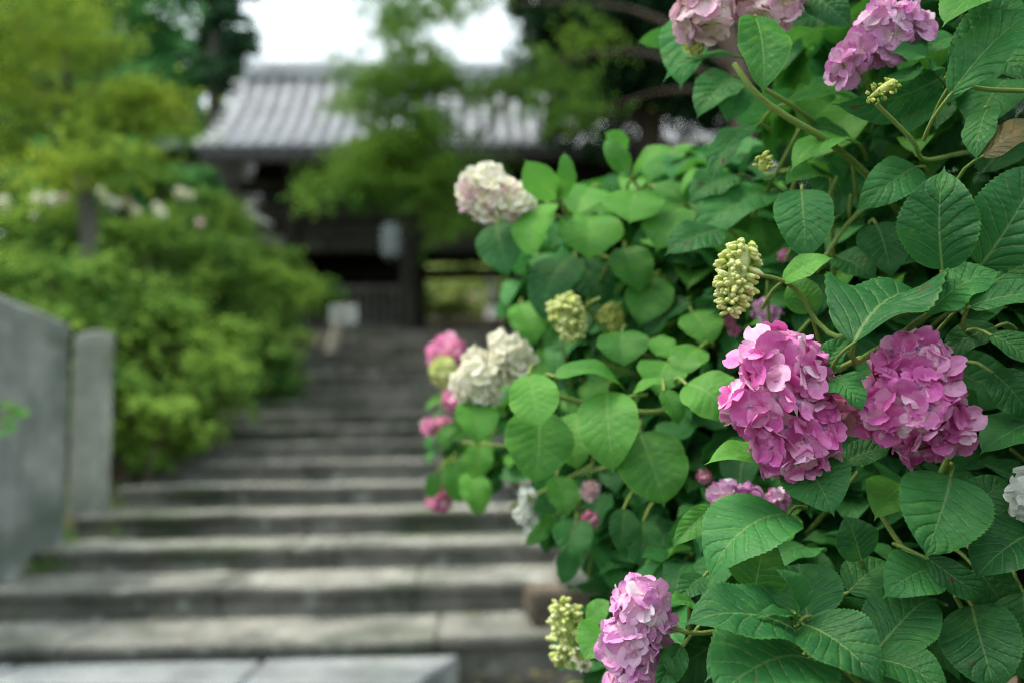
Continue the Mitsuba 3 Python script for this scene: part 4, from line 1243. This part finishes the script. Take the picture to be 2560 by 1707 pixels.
for pts, r0, r1 in ((((1390, 990, 1.26), (1466, 1008, 1.27), (1560, 1025, 1.28), (1640, 1030, 1.28), (1720, 1010, 1.3), (1850, 1040, 1.4)), .0042, .0055),
                    (((1322, 935, 1.26), (1340, 962, 1.27), (1390, 990, 1.27)), .003, .003),
                    (((1385, 975, 1.26), (1392, 945, 1.255), (1430, 935, 1.26)), .0032, .0028),
                    (((1520, 978, 1.25), (1535, 1000, 1.27), (1560, 1022, 1.28)), .003, .003),
                    (((1575, 1020, 1.27), (1578, 995, 1.26), (1620, 985, 1.25)), .003, .0028),
                    (((1600, 1110, 1.26), (1580, 1060, 1.27), (1560, 1025, 1.28)), .003, .003),
                    (((1310, 520, 1.5), (1400, 545, 1.55), (1550, 600, 1.6), (1700, 700, 1.7)), .004, .005),
                    (((1400, 500, 1.45), (1420, 540, 1.5), (1500, 600, 1.6)), .003, .004),
                    (((1715, 575, 1.4), (1780, 600, 1.45), (1850, 640, 1.5)), .003, .003),
                    (((1500, 745, 1.38), (1470, 770, 1.4), (1520, 830, 1.45), (1640, 900, 1.5)), .003, .004),
                    (((1290, 930, 1.5), (1400, 990, 1.6), (1550, 1060, 1.7)), .004, .005),
                    (((1440, 1295, 1.45), (1450, 1250, 1.5), (1520, 1180, 1.6)), .003, .004),
                    (((1440, 1555, 1.22), (1500, 1580, 1.2), (1560, 1600, 1.25), (1680, 1660, 1.35)), .0034, .004)):
    visible_stem(stems_B, pts, r0, r1)

# woody canes from the soil into the bushes
rg = np.random.default_rng(91)
for lst, boxes in ((stems_A, ((1950, 2560, 0, 560, 1.12, 1.4, 26), (1950, 2560, 1080, 1700, 1.05, 1.35, 22), (1900, 2500, 560, 1000, 1.12, 1.4, 12))), (stems_B, ((1400, 1800, 520, 1150, 1.5, 1.8, 26), (1480, 1700, 1150, 1330, 1.5, 1.8, 8)))):
    for (x0, x1, y0, y1, d0, d1, n) in boxes:
        for _ in range(n):
            px, py, d = rg.uniform(x0, x1), rg.uniform(y0, y1), rg.uniform(d0, d1)
            L, a = rg.uniform(90, 260), rg.normal() * 0.7
            visible_stem(lst, ((px, py, d), (px + 0.5 * L * math.sin(a) + 15, py + 0.4 * L * math.cos(a), d + .02), (px + L * math.sin(a) * 1.3 + 40, py + L * math.cos(a), d + 0.08)), .0026, .0042, 8)
rg = np.random.default_rng(90)
for parent, root, tips in ((A, (0.75, 1.55), [(2300, 900, 1.2), (2450, 1200, 1.2), (2200, 1450, 1.2), (2000, 1500, 1.25), (2350, 500, 1.25), (2100, 400, 1.3), (2500, 300, 1.2), (1950, 1250, 1.3), (2100, 900, 1.3), (1980, 420, 1.35)]),
                           (Bb, (0.55, 2.2), [(1700, 1000, 1.6), (1500, 1100, 1.8), (1600, 700, 1.8), (1400, 700, 1.9), (1650, 500, 1.7), (1300, 950, 1.9), (1550, 1350, 1.6), (1800, 560, 1.5), (1200, 1150, 2.0)])):
    for (px, py, d) in tips:
        tip = at(px, py, d)
        b = np.array([root[0] + rg.normal() * 0.12, root[1] + rg.normal() * 0.1, -0.05])
        m = 0.5 * (b + tip) + np.array([rg.normal() * 0.08, rg.normal() * 0.08, 0.12])
        put('stem', tube(spline([b, m, tip], 10), np.linspace(0.009, 0.004, 10), 7), 'stem_wood', parent, smooth=True)

# filler leaves through the depth of the two bushes
def fill(parent, balls, n, seed, mats, keep, size=(0.075, 0.115), rounder=0.2, stems=None, fine=0):
    rg = np.random.default_rng(seed)
    w = np.array([b[3] ** 2 for b in balls]); w /= w.sum()
    rest = {}
    for i in range(n):
        b = balls[rg.choice(len(balls), p=w)]
        c = at(b[0], b[1], b[2])
        dv = nrm(rg.normal(size=3))
        if dv @ _F > 0.35:
            dv = dv - 2 * (dv @ _F) * _F
        p = c + dv * b[3] * rg.uniform(0.55, 1.0) ** 0.5
        az = nrm(dv * [1, 1, 0.2] + rg.normal(size=3) * 0.6)
        d = nrm(az * [1, 1, 0] + np.array([0, 0, rg.uniform(-1.1, 0.4)]))
        L = rg.uniform(*size)
        N = nrm(UP * 1.0 + 0.45 * dv + rg.normal(size=3) * 0.5 - 0.2 * _F)
        B, Tp = p - 0.5 * L * d, p + 0.5 * L * d
        dd = (p - C0) @ _F
        if dd < 1.12 and ((p - C0) @ CR) / dd < 0.62 and ((p - C0) @ CU) / dd < 0.50:
            continue
        mt = mats[0] if rg.random() < b[4] else mats[1]
        kw = dict(wr=rg.uniform(0.58, 0.75), arch=rg.uniform(0.02, 0.18), fold=rg.uniform(0.05, 0.35), tipcurl=rg.uniform(0, 1.5), twist=rg.uniform(-0.6, 0.6), rounder=rounder, seed=int(rg.integers(1e9)), wave=0.04)
        if i < keep and b[0] < 2600 and b[1] > -100:
            add_leaf(parent, B, Tp, N, mt, fine=1, **kw)
            stems.append(petiole(B, Tp, N, r=0.0017))
        else:
            rest.setdefault(mt, []).append(leaf_mesh(B, Tp, N, fine=0, **kw))
    for mt, q in rest.items():
        m = cat(q)
        put('leaves', m[:2], mt, parent, smooth=True, uv=m[2], kind='stuff')


# (px, py, depth, radius in metres, share of deep green)
BA = [(2350, 250, 1.35, .22, .45), (2480, 500, 1.35, .26, .9), (2150, 480, 1.45, .20, .5), (2300, 700, 1.4, .24, .9), (2130, 250, 1.4, .13, .25), (2500, 60, 1.35, .22, .3), (2200, 60, 1.4, .16, .2),
      (2480, 850, 1.4, .26, 1), (2100, 780, 1.5, .20, .8), (2250, 1050, 1.4, .26, 1), (2480, 1200, 1.35, .26, 1), (2020, 1100, 1.45, .20, .9), (2250, 1380, 1.35, .24, 1), (2450, 1550, 1.3, .26, 1),
      (2000, 1420, 1.35, .18, .9), (2150, 1620, 1.2, .18, 1), (1900, 1600, 1.25, .16, .9), (1880, 1300, 1.4, .17, .9), (1950, 620, 1.5, .17, .6), (1900, 880, 1.5, .16, .7), (1780, 1480, 1.3, .12, .9), (2600, 1000, 1.3, .25, 1), (1740, 1650, 1.2, .10, .9)]
BA += [(3250, 300, 1.0, .24, .9), (3350, 800, 1.0, .26, 1), (3300, 1300, .95, .26, 1), (3150, 1900, 1.0, .24, 1), (2600, -650, 1.15, .26, .7), (2100, -600, 1.3, .22, .6), (3700, 500, .7, .26, 1), (3800, 1100, .65, .26, 1), (3700, 1700, .65, .25, 1)]  # leaf masses out of view, added to shade the right side of the bush
SHADE_A = [(1.55, 0.35, 0.75, .42), (1.65, -0.5, 0.8, .48), (1.6, -1.5, 0.75, .5), (1.9, 0.9, 0.7, .45)]     # unseen leaves added along the path to block light from the right
fill(A, BA, 1900, 12, ('leaf_deep', 'leaf_fresh'), 215, stems=stems_A)
BB = [(1610, 610, 1.75, .13, .4), (1470, 690, 1.85, .13, .5), (1720, 640, 1.7, .18, .5), (1440, 740, 1.9, .09, .5), (1620, 780, 1.75, .19, .7), (1480, 800, 1.85, .16, .6), (1750, 880, 1.65, .18, .6), (1600, 980, 1.75, .19, .7),
      (1440, 980, 1.85, .15, .7), (1700, 1120, 1.65, .18, .9), (1560, 1180, 1.7, .17, .9), (1750, 1300, 1.6, .17, 1), (1620, 1380, 1.55, .13, 1), (1400, 930, 1.95, .085, .6), (1260, 1080, 2.0, .10, .5), (1160, 1130, 2.1, .08, .4), (1400, 1120, 1.8, .10, .8),
      (1790, 540, 1.6, .10, .3), (1180, 1000, 2.05, .06, .4), (1640, 1600, 1.4, .08, .9), (1500, 1640, 1.4, .05, .8)]
fill(Bb, BB, 820, 13, ('leaf_deep', 'leaf_fresh'), 245, size=(0.085, 0.125), rounder=0.8, stems=stems_B)
parts = []
rg = np.random.default_rng(17)
for (x, y, z, r) in SHADE_A:
    for _ in range(420):
        dv = nrm(rg.normal(size=3)); p = np.array([x, y, z]) + dv * r * rg.uniform(0.5, 1) ** 0.5
        d = nrm(np.array([rg.normal(), rg.normal(), rg.uniform(-1, 0.3)]))
        parts.append(leaf_mesh(p - 0.05 * d, p + 0.05 * d, nrm(UP + 0.5 * dv + rg.normal(size=3) * 0.4), fine=0, wr=0.66, seed=int(rg.integers(1e9))))
m = cat(parts)
put('leaves', m[:2], 'leaf_deep', A, smooth=True, uv=m[2], kind='stuff')  # the added light-blocking leaves, kept with the near bush
put('petioles', cat(stems_A), 'stem_green', A, smooth=True, kind='stuff')
put('petioles', cat(stems_B), 'stem_green', Bb, smooth=True, kind='stuff')

# flower heads of the sharp bush
flower_head(A, [(1945, 920, 106), (1988, 1080, 114, .01), (1895, 1008, 84, .0), (2010, 970, 70, .01), (1948, 1005, 96, -.005)], .95, .0225, 'petal_pink', 1, label='bright pink mophead flower, left one of the sharp pair')
flower_head(A, [(2280, 1000, 120), (2288, 905, 86, .0), (2345, 1060, 84, .01), (2225, 1030, 78), (2300, 1080, 82, .02)], .95, .0225, 'petal_pink', 2, label='pink mophead flower, right one of the sharp pair')
flower_head(A, [(1598, 1512, 72), (1580, 1605, 78), (1588, 1690, 64), (1640, 1560, 45)], 1.0, .0205, 'petal_lilac', 3, label='lilac and white elongated flower head low on the bush')
flower_head(A, [(1762, 28, 78), (1925, -8, 88), (1850, -30, 70, .03)], 1.14, .021, 'petal_pale', 4, label='pale pink and cream flower cut by the top edge')
flower_head(A, [(2215, 72, 72), (2268, 62, 48), (2150, 130, 34), (2110, 165, 34)], 1.07, .020, 'petal_lilac', 5, label='mauve and cream flower with a trailing tail')
flower_head(A, [(1818, 1250, 46), (1868, 1240, 38), (1940, 1250, 26, .05)], 1.16, .017, 'petal_lilac', 6, label='small mauve flower under the left pink head')
flower_head(A, [(2622, 1240, 90)], .95, .021, 'petal_white', 7, label='white flower at the right edge')
flower_head(A, [(2100, 1030, 48), (2075, 975, 40)], 1.04, .020, 'petal_rose', 8, label='deep rose flower behind the left pink head')
flower_head(A, [(1905, 775, 26), (1928, 792, 24)], 1.3, .014, 'petal_lilac', 9, label='faded mauve florets behind the bud spike')
for i, (px, py, r, d) in enumerate(((2115, 575, 17, 1.35), (1960, 640, 15, 1.3), (2128, 745, 24, 1.3), (1822, 803, 14, 1.4), (1838, 832, 18, 1.4), (1762, 1190, 16, 1.35))):
    flower_head(A, [(px, py, r)], d, r / FPX * d * 0.75, 'petal_rose', 20 + i, label='tiny rose pink flower deep among the leaves', sub=False)
flower_head(A, [(1735, 110, 26), (1755, 90, 20)], 1.16, .009, 'bud_green', 27, label='yellow green young florets under the pale flower')
bud_head(A, (1858, 608), (1822, 786), 1.02, 92, 'bud_green', 30, nb=230, label='upright cone of pale yellow green buds')
bud_head(A, (2240, 205), (2165, 250), 1.0, 44, 'bud_lime', 31, nb=34, label='small drooping yellow green bud cluster at the top')
bud_head(A, (1910, 428), (1905, 382), 1.08, 46, 'bud_lime', 32, nb=18, size=1.4, label='tiny curled leaf bud')
# flower heads of the blurred bush
for i, (bl, d, R, mt, lab) in enumerate((
        ([(1192, 470, 46), (1285, 505, 48), (1235, 490, 58), (1225, 445, 34), (1170, 500, 26), (1310, 525, 26), (1215, 530, 30), (1262, 470, 30)], 1.5, .0145, 'petal_cream', 'cream and pink flower, highest of the blurred bush'),
        ([(1200, 945, 58), (1275, 888, 50), (1292, 930, 32), (1168, 992, 28), (1228, 990, 26), (1150, 955, 24), (1240, 925, 38), (1312, 898, 24), (1185, 895, 26), (1250, 850, 24), (1200, 1010, 20)], 1.5, .0155, 'petal_cream', 'large white and cream flower nearest the stairs'),
        ([(1118, 888, 46)], 2.0, .018, 'petal_rose', 'pink flower behind the large cream one'),
        ([(1110, 925, 34), (1118, 945, 26)], 1.95, .012, 'bud_green', 'yellowish buds below the pink flower'),
        ([(1132, 1002, 26)], 1.9, .014, 'petal_rose', 'small pink flower under the large cream one'),
        ([(1075, 1066, 22), (1110, 1060, 20)], 1.95, .012, 'petal_rose', 'small pink and cream flower at the outer edge'),
        ([(1100, 1245, 30), (1112, 1220, 24)], 1.95, .014, 'petal_rose', 'lowest pink flower hanging over the steps'),
        ([(1125, 1165, 20)], 1.95, .010, 'bud_lime', 'yellow green buds over the lowest pink flower'),
        ([(1318, 1245, 22), (1308, 1285, 24), (1330, 1315, 18)], 1.5, .011, 'petal_white', 'white drooping young flower below the big oval leaves'),
        ([(1476, 1226, 22)], 1.45, .010, 'petal_pale', 'small apricot bud'),
        ([(1475, 1298, 20)], 1.45, .010, 'petal_rose', 'small salmon pink bud'),
        ([(1452, 1640, 20), (1460, 1660, 16)], 1.25, .009, 'petal_cream', 'few cream florets beside the lilac flower'))):
    flower_head(Bb, bl, d, R, mt, 100 + i, label=lab, nt=5, nu=4, spacing=1.15, jit=0.5, mats=('petal_cream', 'petal_pale') if i < 1 else (('petal_rose', 'petal_cream') if i == 5 else None))
bud_head(Bb, (1400, 745), (1440, 850), 1.4, 80, 'bud_green', 60, nb=100, size=1.15, label='pale cone of buds in the middle of the blurred bush')
bud_head(Bb, (1530, 760), (1525, 830), 1.5, 56, 'bud_lime', 61, nb=90, label='small yellow green bud cone')
bud_head(Bb, (1420, 1580), (1395, 1500), 1.22, 80, 'bud_green', 62, nb=60, size=1.2, label='cream green bud cone low by the soil')
bud_head(Bb, (1425, 1570), (1410, 1660), 1.22, 84, 'bud_green', 63, nb=70, size=1.2, label='cream green bud cone under the other one')
